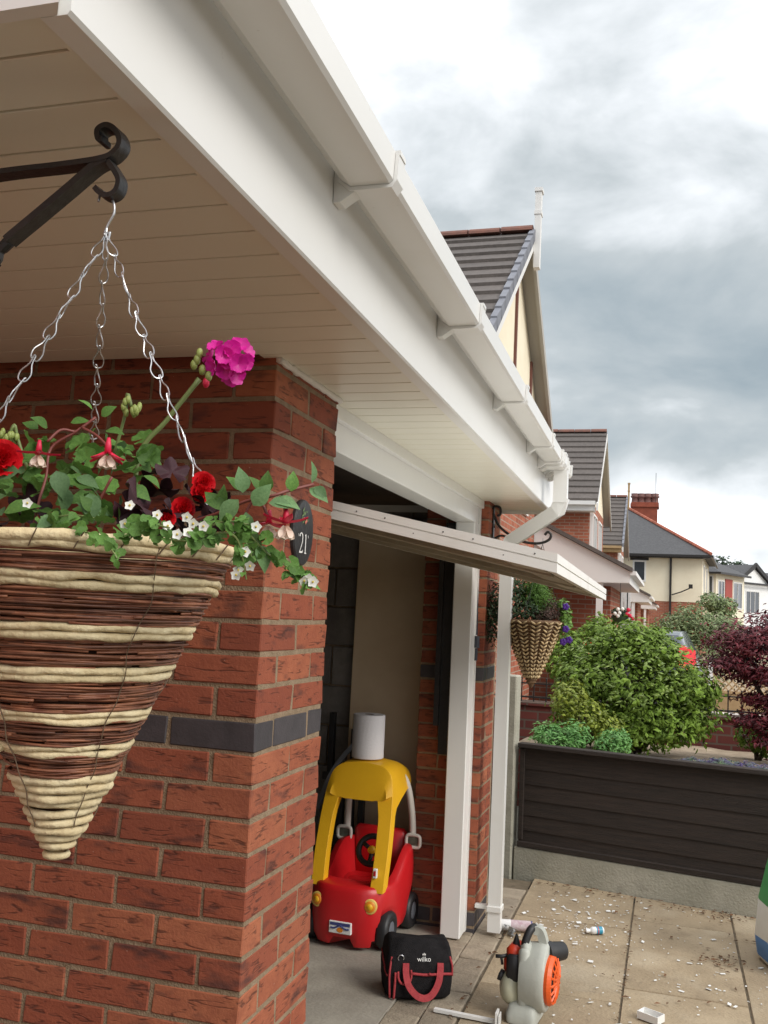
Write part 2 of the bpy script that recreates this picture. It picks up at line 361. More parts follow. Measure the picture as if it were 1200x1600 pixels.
    def obj(s, name, mats, parent=None, smooth=False, local=False):
        me = s.mesh(name)
        for m in (mats if isinstance(mats, (list, tuple)) else [mats]): me.materials.append(m)
        me.polygons.foreach_set('material_index', s.m)
        if smooth: me.polygons.foreach_set('use_smooth', [True] * len(me.polygons))
        return link(name, me, parent, local)
def wm(o):
    b = o.matrix_basis.copy()
    return b if o.parent is None else wm(o.parent) @ o.matrix_parent_inverse @ b
def link(name, data, parent=None, local=False, mw=None):
    o = bpy.data.objects.new(name, data); COL.objects.link(o)
    if mw is not None: o.matrix_basis = mw
    if parent:
        o.parent = parent
        if not local: o.matrix_parent_inverse = wm(parent).inverted()
    return o
def thing(name, label, cat, loc, group=None, rz=0):
    o = link(name, None); o.location = loc; o.rotation_euler = (0, 0, rz)
    o.empty_display_size = .1; return tag(o, label, cat, group)
def tag(o, label, cat, group=None):
    o['label'] = label; o['category'] = cat
    if group: o['group'] = group
    return o
def struct(o): o['kind'] = 'structure'; return o
def shade(o, ang=35):
    me = o.data; bm = bmesh.new(); bm.from_mesh(me)
    for f in bm.faces: f.smooth = True
    for e in bm.edges:
        e.smooth = len(e.link_faces) == 2 and e.calc_face_angle(0) < R(ang)
    bm.to_mesh(me); bm.free(); return o
def fixn(o):
    bm = bmesh.new(); bm.from_mesh(o.data); bmesh.ops.recalc_face_normals(bm, faces=bm.faces); bm.to_mesh(o.data); bm.free(); return o
def copy_tree(o, parent=None):
    c = o.copy(); COL.objects.link(c); c.parent = parent
    for ch in list(o.children): copy_tree(ch, c)
    return c
def bez(pts, n=8):                    # smooth (Catmull-Rom) path through the points
    P = [V(p) for p in pts]; P = [P[0] * 2 - P[1]] + P + [P[-1] * 2 - P[-2]]; o = []
    for i in range(1, len(P) - 2):
        for k in range(n):
            t = k / n; a, b, c, d = P[i - 1:i + 3]
            o.append(.5 * ((2 * b) + (c - a) * t + (2 * a - 5 * b + 4 * c - d) * t * t + (3 * b - a - 3 * c + d) * t ** 3))
    o.append(P[-2]); return o

# ------------------------------------------------------------------ ground
g = MB(); g.box(-250, 250, -250, 500, -.5, -.06); struct(g.obj('ground', GROUND))
dw = MB(); dw.box(-.765, 3.2, 1.9, 5.80, -.30, -.007)
for xx in range(1): pass
dw.add([(-.765, 5.80, -.012), (3.2, 5.80, -.012), (3.2, 4.95, -.012), (-.765, 6.05, -.012)], [], 0)
drive = struct(dw.obj('driveway', GAP))
xs = [-.758, -.165, .345, 1.2, 2.1, 3.2]; ys = [1.9, 3.12, 4.28, 5.28]
def fence_y(x): return 5.885 - .205 * (x + .02)        # the boundary line of the fence foot
for i in range(len(xs) - 1):
    yy = list(ys)
    if i % 2 == 1: yy = [q + (.18 if q > 4 else .3) for q in ys]
    yy = [1.9] + [q for q in yy if q > 2.5] + [9]
    for k in range(len(yy) - 1):
        a, b = yy[k] + .0012, yy[k + 1] - .0012; x0, x1 = xs[i] + .0042, xs[i + 1] - .0042
        c = [(x0, a), (x1, a), (x1, min(b, fence_y(x1) - .0)), (x0, min(b, fence_y(x0)))]
        if c[2][1] - a < .05 or c[3][1] - a < .05: continue
        zt = random.uniform(-.002, .003); t = [random.uniform(-.0015, .0015) for _ in range(4)]
        s = MB(); top = [V((p[0], p[1], zt + t[q])) for q, p in enumerate(c)]
        cen = sum(top, V()) / 4
        ins = [p + (cen - p).normalized() * .004 + V((0, 0, .0)) for p in top]
        lip = [p - V((0, 0, .006)) for p in top]; bot = [p - V((0, 0, .02)) for p in top]
        s.loft([bot, lip, ins], True, True); fixn(s.obj('slab', SLAB, drive))
bp = MB(); bp.box(-1.035, -.765, -.2, 6.0, -.30, -.014); bpo = struct(bp.obj('block_paving', GAP))
pm_ = [MB().cbox(-.0655, .0655, -.0985, .0985, -.03, 0, .005, .003).mesh('paver') for _ in range(4)]
for me in pm_: me.materials.append(PAVER)
y = 2.3; r_ = 0
while y < 5.75:
    for q in range(2):
        o = link('paver', pm_[random.randrange(4)], bpo, mw=Matrix.Translation((-.968 + q * .135, y + (.1 if q else 0), random.uniform(-.004, .002))) @ Matrix.Rotation(random.uniform(-.02, .02), 4, 'Z'))
    y += .204
gf = MB(); gf.box(-5.2, -1.036, 2.45, 5.32, -.2, .004); struct(gf.obj('garage_floor', GFLOOR))
pf = MB(); pf.box(-5, -.766, -6, 2.3, -.3, -.004); struct(pf.obj('porch_floor', mat('low_bounce_floor', (.09, .065, .038), (.06, .045, .026), 6, rough=.7)))  # unseen floor, its dark colour made up to keep the porch dim
pf = MB(); pf.box(-.765, 4.2, -8, 1.898, -.3, -.006); struct(pf.obj('unseen_dark_ground', mat('low_bounce_ground', (.115, .088, .05), (.08, .062, .036), 6, rough=.9)))  # out of view; dark ground added to cut light bounced onto the near soffit
so_ = MB()                                                 # the neighbour's raised bed behind the fence
nx, ny = 30, 16; pts = []
for j in range(ny + 1):
    for i in range(nx + 1):
        x = -1.05 + i * 4.5 / nx; yf = fence_y(x) + .06; yy = yf + (8.46 - yf) * j / ny
        z = .735 - .17 * (j / ny) + .025 * noise.noise((x * 3, yy * 3, 0)) + (.012 if j == 0 else 0)
        pts.append((x, yy, z))
so_.add(pts, [(j * (nx + 1) + i, j * (nx + 1) + i + 1, (j + 1) * (nx + 1) + i + 1, (j + 1) * (nx + 1) + i) for j in range(ny) for i in range(nx)])
struct(so_.obj('garden_bed', SOIL, smooth=True))
nd = MB(); nd.box(-1.9, 30, 8.75, 120, -.2, .02); struct(nd.obj('neighbour_drive', SLAB))
rd = MB(); rd.box(6, 13, -20, 300, -.05, .03); struct(rd.obj('road', mat('asphalt', (.05, .05, .052), (.065, .065, .065), 20, rough=.9)))

# ------------------------------------------------------------------ our house: brick piers, soffit, fascia, gutter, garage door
XF, Y0, ZB = -.9, 2.068, 1.2225
house = thing('brick_house', 'red brick house front with white soffit, fascia, gutter and open garage beside the driveway', 'house', (XF, Y0, 0))
def brickmesh(lx, ly, k=3):
    o = []
    for _ in range(k):
        me = MB().cbox(-lx / 2, lx / 2, -ly / 2, ly / 2, -.0325, .0325, .0028, .0018).mesh('brick'); o.append(me)
    return o
BM = {}
def brick(parent, x0, x1, y0, y1, j, mt=BRICK):
    lx, ly = round(x1 - x0, 4), round(y1 - y0, 4); key = (lx, ly, mt.name)
    if key not in BM:
        BM[key] = brickmesh(lx, ly)
        for me in BM[key]: me.materials.append(mt)
    z = ZB - .075 * j - .0375
    M_ = Matrix.Translation(((x0 + x1) / 2 + random.uniform(-.001, .001), (y0 + y1) / 2 + random.uniform(-.001, .001), z)) @ Matrix.Rotation(random.uniform(-.004, .004), 4, 'Y')
    return link('brick', random.choice(BM[key]), parent, mw=M_)
S, HD, J = .215, .1025, .01
# pier between porch and garage
core = MB(); core.box(-2.26, XF - .0022, Y0 + .0035, Y0 + .433, -.1, 2.16); p1 = core.obj('brick_pier', MORT, house)
for j in range(-13, 17):
    mt = BLUE if j == -1 or j >= 15 else BRICK
    even = j % 2 == 0; end = -2.24
    if even:
        brick(p1, XF - HD, XF, Y0, Y0 + S, j, mt); brick(p1, XF - HD, XF, Y0 + S + J, Y0 + 2 * S + J, j, mt); x = XF - HD - J
    else:
        brick(p1, XF - S, XF, Y0, Y0 + HD, j, mt); brick(p1, XF - HD, XF, Y0 + HD + J, Y0 + HD + J + S, j, mt)
        brick(p1, XF - S, XF, Y0 + HD + S + 2 * J, Y0 + 2 * HD + S + 2 * J, j, mt); x = XF - S - J
    while x > end:
        brick(p1, max(x - S, -2.26), x, Y0, Y0 + HD, j, mt); x -= S + J
# pier at the far side of the garage door
Y1 = 4.89
core = MB(); core.box(-1.222, XF - .0022, Y1 + .0035, Y1 + .32, -.1, 2.16); p2 = core.obj('brick_pier', MORT, house)
for j in range(-13, 17):
    mt = BLUE if j == -1 or j >= 15 else BRICK
    if j % 2 == 0:
        brick(p2, XF - HD, XF, Y1, Y1 + S, j, mt); brick(p2, XF - S, XF, Y1 + S + J, Y1 + S + J + HD, j, mt); x = XF - HD - J
    else:
        brick(p2, XF - S, XF, Y1, Y1 + HD, j, mt); brick(p2, XF - HD, XF, Y1 + HD + J, Y1 + HD + J + S, j, mt); x = XF - S - J
    brick(p2, -1.2275, x, Y1, Y1 + HD, j, mt)
# garage side wall of grey blocks, back and near walls, ceiling
sw = MB(); sw.box(-5.2, -.93, 5.335, 5.42, -.1, 2.4); sw.box(-5.3, -5.2, 2.4, 5.42, -.1, 2.4, 1); sw.box(-5.2, -2.26, 2.4, 2.5, -.1, 2.4, 1)
swo = sw.obj('garage_wall', [MORT, BLOCK], house)
bl = [MB().cbox(-.2195, .2195, -.05, .05, -.107, .107, .004, .002).mesh('concrete_block') for _ in range(3)]
for me in bl: me.materials.append(BLOCK)
for r_ in range(10):
    for q in range(9):
        link('concrete_block', bl[(r_ + q) % 3], swo, mw=Matrix.Translation((-1.40 - q * .45 + (.22 if r_ % 2 else 0) - .01, 5.36 + .005, .105 + r_ * .225)))
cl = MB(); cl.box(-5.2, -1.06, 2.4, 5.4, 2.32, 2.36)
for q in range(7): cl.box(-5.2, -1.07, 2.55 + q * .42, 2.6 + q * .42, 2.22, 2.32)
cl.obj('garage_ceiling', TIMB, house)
# white door frame
hb = MB(); hb.cbox(-1.045, -.945, 2.49, 4.84, 2.02, 2.16, .003); hb.cbox(-.946, -.925, 2.51, 4.885, 2.105, 2.146, .002)
hb.obj('door_head', PVC, house)
jb = MB(); jb.cbox(-1.04, -.943, 4.745, 4.855, .004, 2.022, .004); jb.box(-.952, -.938, 4.853, 4.886, .01, 2.14); jb.obj('door_post', PVC, house)
tk = MB(); tk.box(-1.10, -1.045, 4.80, 4.87, .86, 2.02); tk.box(-1.125, -1.10, 4.78, 4.81, 1.0, 2.0); tk.obj('door_track', BLACK, house)
# up-and-over door, half open
dt = lambda x, y: 1.735 - (y - 2.6) * .0125 + (-.29 - x) * .207      # top face of the door
def slab_door(mb, x0, x1, y0, y1, za, zb, m=0):
    vs = [V((x, y, dt(x, y) + z)) for z in (za, zb) for y in (y0, y1) for x in (x0, x1)]
    mb.add(vs, [(0, 2, 3, 1), (4, 5, 7, 6), (0, 1, 5, 4), (2, 6, 7, 3), (0, 4, 6, 2), (1, 3, 7, 5)], m)
XO, XI, YA, YZ = -.29, -2.34, 2.60, 4.70
gd = MB(); slab_door(gd, XI, XO - .004, YA + .004, YZ - .004, -.022, -.006); gdo = gd.obj('garage_door', PVCD, house)
for nm, a in (('door_rail', (XI, XO, YA, YA + .03)), ('door_rail', (XI, XO, YZ - .03, YZ)), ('door_rail', (XO - .03, XO, YA + .031, YZ - .031)), ('door_rail', (XI, XI + .03, YA + .031, YZ - .031))):
    q = MB(); x0, x1, y0, y1 = a
    slab_door(q, x0, x1, y0, y1, -.023, 0)
    slab_door(q, x0 + .006, x1 - .006, y0 + .006, y1 - .006, -.027, -.023)
    slab_door(q, x0, x1, y0 - (.002 if y1 - y0 < .1 else 0), y1, -.052, -.027); q.obj(nm, PVCD, gdo)
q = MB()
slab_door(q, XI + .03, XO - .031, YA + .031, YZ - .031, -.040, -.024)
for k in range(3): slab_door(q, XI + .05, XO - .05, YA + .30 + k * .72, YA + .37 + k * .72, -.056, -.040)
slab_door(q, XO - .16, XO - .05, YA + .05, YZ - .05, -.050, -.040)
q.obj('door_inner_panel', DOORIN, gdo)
q = MB()
for k in range(9): 
    x = XO - .06 - k * .085; c = V((x, YA - .001, dt(x, YA) - .014 - (.024 if k % 3 == 1 else 0))); q.ball(c, .0022, n=6)
q.obj('rivet', BLACK, gdo)
# soffit boards run across the overhang
def xfa(y): return -.567 - .011 * (y - .74)            # line of the fascia
YN, YE = .755, 5.30
sb = MB(); sb.loft([[V((-2.24, q_, 2.163)), V((xfa(q_) - .02, q_, 2.163)), V((xfa(q_) - .02, q_, 2.18)), V((-2.24, q_, 2.18))] for q_ in (YN, YE)]); sfo = sb.obj('soffit', TIMB, house)
y = .837 - .1
while y < YE - .02:
    y0, y1 = max(y + .0026, YN), min(y + .0974, YE)
    b = MB(); xi = -2.22 if y1 < Y0 + .03 else -.935
    xo = xfa(y) - .052
    b.cbox(xi, xo, y0, y1, 2.145, 2.158, .0010); b.obj('soffit_board', SOFF, sfo); y += .1
st = MB()
rg = []
for yy in (YN, YE): rg.append([V((xfa(yy) - .058, yy, 2.1432)), V((xfa(yy) - .031, yy, 2.1432)), V((xfa(yy) - .031, yy, 2.1446)), V((xfa(yy) - .058, yy, 2.1446))])
st.loft(rg); st.obj('soffit_trim', SOFF, house)
ck = MB(); pth = [V((XF + .006 + .003 * noise.noise((k * .9, 0, 0)), Y0 - .004 + k * .0222, 2.139 + .004 * noise.noise((0, k * 1.3, 0)))) for k in range(21)]
ck.tube(pth, [.009 + .004 * noise.noise((k * 1.7, 3, 0)) for k in range(21)], 6); ck.obj('caulk_bead', CAULK, house, True)
def extr(prof, y0, y1, line=xfa, mb=None, closed=True, caps=True, off=0):      # prof: (distance out from the fascia, z)
    mb = mb or MB()
    return mb.loft([[V((line(yy) + o + off, yy, z)) for o, z in prof] for yy in (y0, y1)], closed, caps)
fa = [(-.022, 2.125), (.008, 2.125), (.012, 2.129), (.012, 2.40), (.0, 2.40), (.0, 2.1415), (-.022, 2.1415)]
fixn(extr([(a - .012, b) for a, b in fa], YN - .001, YE + .001).obj('fascia', PVC, house))
fe = MB(); fe.add([(-2.24, YN - .02, 2.125), (xfa(YN), YN - .02, 2.125), (xfa(YN), YN - .02, 2.40), (-2.24, YN - .02, 3.27)] + [(-2.24, YN - .002, 2.125), (xfa(YN) - .014, YN - .002, 2.125), (xfa(YN) - .014, YN - .002, 2.40), (-2.24, YN - .002, 3.27)], [(0, 1, 2, 3), (7, 6, 5, 4), (0, 4, 5, 1), (1, 5, 6, 2), (2, 6, 7, 3), (3, 7, 4, 0)])
fe.obj('end_bargeboard', PVC, house)
fe = MB(); fe.add([(-2.24, YE + .02, 2.125), (xfa(YE), YE + .02, 2.125), (xfa(YE), YE + .02, 2.40), (-2.24, YE + .02, 3.27)] + [(-2.24, YE + .002, 2.125), (xfa(YE) - .014, YE + .002, 2.125), (xfa(YE) - .014, YE + .002, 2.40), (-2.24, YE + .002, 3.27)], [(0, 3, 2, 1), (7, 4, 5, 6), (0, 1, 5, 4), (1, 2, 6, 5), (2, 3, 7, 6), (3, 0, 4, 7)])
fe.obj('end_bargeboard', PVC, house)
rf = MB(); rf.add([(xfa(0) + .04, YN - .05, 2.39), (xfa(5) + .04, YE + .05, 2.39), (-4.2, YE + .05, 4.32), (-4.2, YN - .05, 4.32), (xfa(0) + .04, YN - .05, 2.43), (xfa(5) + .04, YE + .05, 2.43), (-4.2, YE + .05, 4.36), (-4.2, YN - .05, 4.36)], [(0, 1, 2, 3), (7, 6, 5, 4), (0, 4, 5, 1), (1, 5, 6, 2), (2, 6, 7, 3), (3, 7, 4, 0)])
rf.obj('roof', TILE, house)
pb = MB(); pb.box(-2.5, -2.26, -3.5, 2.4, -.1, 3.2); pb.box(-4.5, -4.2, -3.5, 5.4, 2, 5.6); pb.box(-4.2, -1.95, -4.4, .70, 2.4, 5.2); pb.box(-2.25, -1.95, -4.4, .70, -.1, 2.4); pb.obj('porch_back_wall', WBR, house)
pp = MB(); pp.cbox(-1.02, -.92, .78, .88, 0, 2.145, .004); pp.obj('porch_post', PVC, house)
# gutter
GZ = 2.29
def gut(d): return [(.016 - d, GZ + .055), (.016 - d, GZ + .012), (.034 - d * .5, GZ - d), (.104 + d * .5, GZ - d), (.110 + d, GZ + .006), (.112 + d, GZ + .055)]
po = gut(0); pi = [(.019, GZ + .055), (.019, GZ + .014), (.036, GZ + .003), (.102, GZ + .003), (.107, GZ + .008), (.107, GZ + .055)]
gu = extr(po + pi[::-1], YN - .03, 5.02); guo = fixn(gu.obj('gutter', PVC, house))
def bracket(y, wd=.040, name='gutter_bracket', d=.007, plate=True):
    a = gut(d); b = gut(.0006); q = MB()
    extr(a + b[::-1], y - wd / 2, y + wd / 2, mb=q)
    extr([(.112 + d, GZ + .050), (.1135 + d, GZ + .050), (.1135 + d, GZ + .0585), (.106, GZ + .0585), (.106, GZ + .0556), (.112 + d, GZ + .0556)], y - wd / 2.2, y + wd / 2.2, mb=q)
    if plate: extr([(.001, GZ - .024), (.014, GZ - .024), (.040, GZ - .0072), (.016, GZ + .011), (.0155, GZ + .055), (.001, GZ + .055)], y - wd * .38, y + wd * .38, mb=q)
    return fixn(q.obj(name, PVC, guo))
for y in (1.535, 2.36, 3.24, 4.12): bracket(y)
for y, wd, d in ((4.52, .03, .008), (4.63, .10, .012), (4.75, .028, .010), (4.86, .03, .006), (5.0, .03, .008)): bracket(y, wd, 'gutter_union', d)
# downpipe: outlet, swan neck back to the wall, clip
PX0, PXW, PYD = -.520, -.800, 4.72
dp = MB(); dp.tube([(PX0, PYD, GZ - .01), (PX0, PYD, 2.20), (PX0, PYD, 2.12)], 0, sq=(.066, .066), up=(0, 1, 0))
dp.tube([(PX0 + .010, PYD, 2.15), (PX0 - .012, PYD + .005, 2.085), (PXW + .02, 4.90, 1.945), (PXW, 4.90, 1.90)], 0, sq=(.064, .064), up=(0, 1, 0))
dp.tube([(PXW, 4.90, 1.92), (PXW, 4.90, 1.0), (PXW, 4.90, .02)], 0, sq=(.062, .062), up=(0, 1, 0)); dpo = dp.obj('downpipe', PVC, house)
q = MB(); q.cbox(PXW - .036, PXW + .036, 4.86, 4.94, .115, .145, .003); q.cbox(XF, PXW - .034, 4.885, 4.915, .12, .14, .002); q.obj('pipe_clip', PVC, dpo)

# ------------------------------------------------------------------ house number plaque
pl = thing('house_number_plaque', 'oval black slate house number plaque reading 21 on the brick pier', 'plaque', (XF + .004, 2.36, 1.75))
pcx = at(476, 849, 2.36); py0, pz0 = Y0 + .203, 1.748
prof = []
q = MB(); nseg = 40
rings = []
for s_, dx in ((1, .001), (1, .008), (.965, .012)):
    rings.append([V((XF + dx, py0 + .066 * s_ * math.cos(a * 2 * math.pi / nseg), pz0 + .084 * s_ * math.sin(a * 2 * math.pi / nseg))) for a in range(nseg)])
q.loft(rings); q.obj('slate', PLAQ, pl)
def stroke(mb, pts, ws, x):          # flat pen stroke on the plaque face; points (u along +y, v up)
    P = [V((x, py0 + u, pz0 + v_)) for u, v_ in pts]
    L_, R_ = [], []
    for i, p in enumerate(P):
        t = (P[min(i + 1, len(P) - 1)] - P[max(i - 1, 0)]).normalized(); n = V((0, -t.z, t.y)); w_ = ws[i] if isinstance(ws, list) else ws
        L_.append(p + n * w_ / 2); R_.append(p - n * w_ / 2)
    k = len(P); mb.add(L_ + R_, [(i, i + 1, k + i + 1, k + i) for i in range(k - 1)])
q = MB()
arc = [(-.0205 + .0105 * math.cos(a), -.013 + .0105 * math.sin(a)) for a in [R(160 - 26 * k) for k in range(8)]]
two = arc + [(-.0105, -.023), (-.0165, -.034), (-.0255, -.047), (-.030, -.0525)]
stroke(q, two, [.004, .0032, .003, .0034, .0044, .005, .0052, .005, .0044, .0036, .003, .003], XF + .0135)
stroke(q, [(-.030, -.0505), (-.018, -.0505), (-.009, -.0495), (-.0065, -.044)], [.004, .005, .004, .002], XF + .0137)
q.ball((XF + .0135, py0 - .029, pz0 - .0095), .0008, .0026, .0026, 8)
stroke(q, [(.011, -.004), (.011, -.028), (.011, -.051)], .0052, XF + .0135)
stroke(q, [(.0045, -.0515), (.0175, -.0515)], .003, XF + .0139); stroke(q, [(.0045, -.008), (.0105, -.0035)], .0028, XF + .0139)
for u in (-.039, .026): stroke(q, [(u, -.005), (u + .002, -.012)], .0022, XF + .0135)
q.obj('number', ENW, pl)
q = MB()
for k in range(26):
    a = random.uniform(0, 6.28); r_ = .023 * math.sqrt(random.random()); u, v_ = r_ * math.cos(a), .042 + r_ * .95 * math.sin(a)
    stroke(q, [(u - .004, v_ - .003), (u, v_ + random.uniform(-.003, .003)), (u + .004, v_ + .003)], [.001, .004, .001], XF + .0136 + k * 1e-5)
q.obj('leaf_motif', GREENP, pl)
q = MB()
for u, v_ in ((.010, .030), (-.008, .034), (.004, .026)): q.ball((XF + .0136, py0 + u, pz0 + v_), .001, .0045, .0045, 8)
q.obj('flower_motif', mat('enamel_pink', (.55, .16, .12), rough=.5), pl)

# ------------------------------------------------------------------ near basket bracket
AX, AY, RIMZ, RR = -.627, .93, 1.612, .172
br = thing('basket_bracket', 'black wrought iron scroll bracket under the soffit holding the large flower basket', 'bracket', (-.92, AY, 2.06))
def flat(mb, pts, w_, h_, n=8): mb.tube(bez(pts, n), 0, sq=(h_, w_), up=(0, 1, 0))
B1 = lambda x, y: at(x, y, AY)
q = MB(); flat(q, [(-.92, AY, 2.052), B1(0, 274), B1(100, 262), B1(165, 252), B1(186, 240), B1(193, 225), B1(186, 208), B1(172, 201), B1(159, 208), B1(160, 222), B1(166, 222)], .020, .0065); q.obj('arm', BLACK, br)
q = MB(); P_ = bez([(-.92, AY, 1.84), B1(-60, 470), B1(-8, 408), B1(8, 384), B1(60, 340), B1(110, 298), B1(150, 264), B1(172, 252)], 6)
ups = []
q.tube(P_[:13], 0, sq=(.008, .016), up=(0, 1, 0)); q.tube(P_[12:20], [.007, .0068, .0055, .005, .0055, .0068, .0072, .0072][:len(P_[12:20])], 8)
q.tube(P_[19:], 0, sq=(.0085, .019), up=(0, 1, 0)); q.obj('brace', BLACK, br)
q = MB(); flat(q, [B1(172, 254), B1(182, 268), B1(190, 285), B1(185, 302), B1(172, 309), B1(160, 304), B1(153, 296)], .017, .006); q.obj('hook', BLACK, br)
q = MB(); q.cbox(-.926, -.918, AY - .016, AY + .016, 1.80, 2.09, .002); q.obj('wall_plate', BLACK, br)

# ------------------------------------------------------------------ near hanging basket
HB = V((AX + .004, AY, 2.018))
bk = thing('hanging_basket', 'large cone hanging basket banded in pale rope and brown willow, on three chains', 'hanging basket', (AX, AY, 1.285))
TIPZ = 1.287; PXM = 1 / 1400
def rad(z): return max(.0075, .1712 - (1.6164 - z) * .4728) - .004
def coil(name, z, thick, seed, wob=.0012):
    n = 64; r0 = rad(z); pts, rs = [], []
    for k in range(n):
        a = k * 2 * math.pi / n; c = V((math.cos(a) * 14 * r0, math.sin(a) * 14 * r0, seed * 3.7))
        pts.append((AX + (r0 + 2 * wob * noise.noise(c * 2)) * math.cos(a), AY + (r0 + 2 * wob * noise.noise(c * 2)) * math.sin(a), z + .0034 * noise.noise(c * 1.6)))
        rs.append(thick * (1 + .28 * noise.noise(c * 3.5) + (.07 * math.sin(k * 1.9 + seed) if r0 > .05 else 0)))
    q = MB(); q.tube(pts, rs, 8, True); return q.obj(name, ROPE, bk, True)
def wband(z0, z1, seed):
    q = MB(); k = max(14, int((z0 - z1) / .0010)); rnd = random.Random(seed)
    for layer in range(2):
        for i in range(k):
            z = z1 + (z0 - z1) * (i + rnd.random()) / k; a0 = rnd.uniform(0, 6.28); ln = rnd.uniform(2.2, 4.2); n = 22
            tz = rnd.uniform(-.006, .006); off = rnd.uniform(-.003, .0025); pts = []
            for t in range(n):
                a = a0 + ln * t / (n - 1); zz_ = min(max(z + tz * (t / (n - 1) - .5) + .0012 * math.sin(a * 3 + i), z1), z0)
                rr_ = rad(zz_) + off + .0012 * math.sin(a * 5 + i * 1.7)
                pts.append((AX + rr_ * math.cos(a), AY + rr_ * math.sin(a), zz_))
            q.tube(pts, rnd.uniform(.0011, .0019), 4)
    zs = [z0 + .003, z1 - .003]
    return q.obj('willow_band', WILL, bk, True)
def zt(py):                                            # height of the near side of the cone at a photograph row
    d = fw * FPX + cr * (127 - (py - 850) * .08 - 600) + cu * (800 - py); k = d.z / math.hypot(d.x, d.y); z = 1.5; D0 = math.hypot(AX, AY)
    for _ in range(12): z = EYE.z + k * (D0 - rad(z))
    return z
for k, (py, th) in enumerate([(838, .0060), (851, .0054), (899, .0047), (912, .0048), (981, .0045), (993, .0046), (1048, .0043), (1059, .0043), (1117, .0038), (1127, .0038), (1170, .0038), (1179, .0038)]):
    coil('rope_coil', zt(py), th, k)
for k, py in enumerate(range(1221, 1345, 13)): coil('rope_coil', zt(py), .0052 - .00014 * k, k + 40, .0016)
for k, (a, b) in enumerate([(857, 893), (918, 975), (998, 1043), (1063, 1113), (1130, 1166), (1182, 1215)]): wband(zt(a), zt(b), k)
q = MB(); q.lathe([(rad(RIMZ - .03) - .012, RIMZ - .03), (rad(1.45) - .011, 1.45), (rad(1.33) - .010, 1.33), (.002, TIPZ + .01)], 32, (AX, AY, 0)); q.obj('liner', mat('liner_brown', (.07, .03, .018), rough=.9), bk)
q = MB()
for k in range(5):
    a = k * math.pi / 2.5 + .75; pts = []
    for i in range(60):
        z = RIMZ + .004 - (RIMZ - TIPZ - .03) * i / 59; rr_ = rad(z) + .0058 + .0012 * math.sin(i * .9 + k); aa = a + .03 * math.sin(i * .35 + k)
        pts.append((AX + rr_ * math.cos(aa), AY + rr_ * math.sin(aa), z))
    q.tube(pts, .0007, 4)
for k in range(26):       # stitches that lash the top rope
    a = k * math.pi / 13; p = []
    for i in range(7):
        t = i / 6; z = zt(830 + 28 * t); rr_ = rad(z) + .0068; aa = a - .05 * t; p.append((AX + rr_ * math.cos(aa), AY + rr_ * math.sin(aa), z))
    q.tube(p, .0008, 4)
q.obj('binding_wire', TWINE, bk)
q = MB(); c0 = V((AX + rad(zt(1170)) * math.cos(R(-118)), AY + rad(zt(1170)) * math.sin(R(-118)), zt(1176)))
for k in range(9):
    d = V((random.uniform(-1.3, -.2), random.uniform(-.9, -.1), random.uniform(-.9, .3))).normalized() * random.uniform(.012, .028); q.tube([c0, c0 + d * .5, c0 + d + V((0, 0, -.003))], [.003, .0025, .0004], 5)
q.obj('frayed_end', ROPE, bk)
# chains
def link_mesh():
    q = MB(); L_ = .0165; pts = []
    pts = bez([(0, 0, -L_), (.0048, 0, -L_ * .85), (.0062, 0, -L_ * .3), (.0016, .0008, .35 * L_), (.0012, .0022, L_ * .9), (0, .0032, L_), (-.0012, .0022, L_ * .9), (-.0016, .0008, .35 * L_), (-.0062, 0, -L_ * .3), (-.0048, 0, -L_ * .85), (0, 0, -L_ * 1.0)], 3)
    q.tube(pts, .0008, 5); me = q.mesh('link'); me.materials.append(STEEL); return me
LM = link_mesh()
apex = at(166, 368, AY)
ends = [at(328, 788, AY - .095), V((AX - .145, AY - .115, RIMZ + .012)), V((AX - .0, AY + .178, RIMZ + .02))]
ends[0] = at(328, 790, AY - .04); ends[1] = at(-70, 760, AY - .10); ends[2] = at(146, 690, AY + .16)
for e_i, e in enumerate(ends):
    ch = MB(); ch.tube([apex + V((0, 0, .012)), apex, apex + (e - apex) * .02], .0011, 5); cho = ch.obj('chain', STEEL, bk)
    d = e - apex; n = int(d.length / .0275); zx = d.normalized()
    for k in range(n + 1):
        p = apex + zx * (.0275 * k + .014) + V((0, 0, -.012 * math.sin(math.pi * k / n))) * .4
        M_ = Matrix.Translation(p) @ (-zx).to_track_quat('Z', 'Y').to_matrix().to_4x4() @ Matrix.Rotation((k % 2) * math.pi / 2 * .9 + random.uniform(-.5, .5) + e_i, 4, 'Z')
        link('link', LM, cho, mw=M_)
q = MB(); q.tube(bez([at(154, 315, AY), at(158, 300, AY + .004), at(168, 304, AY + .006), at(177, 316, AY), at(178, 333, AY), at(168, 352, AY), at(163, 368, AY), at(168, 376, AY), at(172, 362, AY)], 5), .0016, 6); q.obj('wire_hook', STEEL, bk, True)

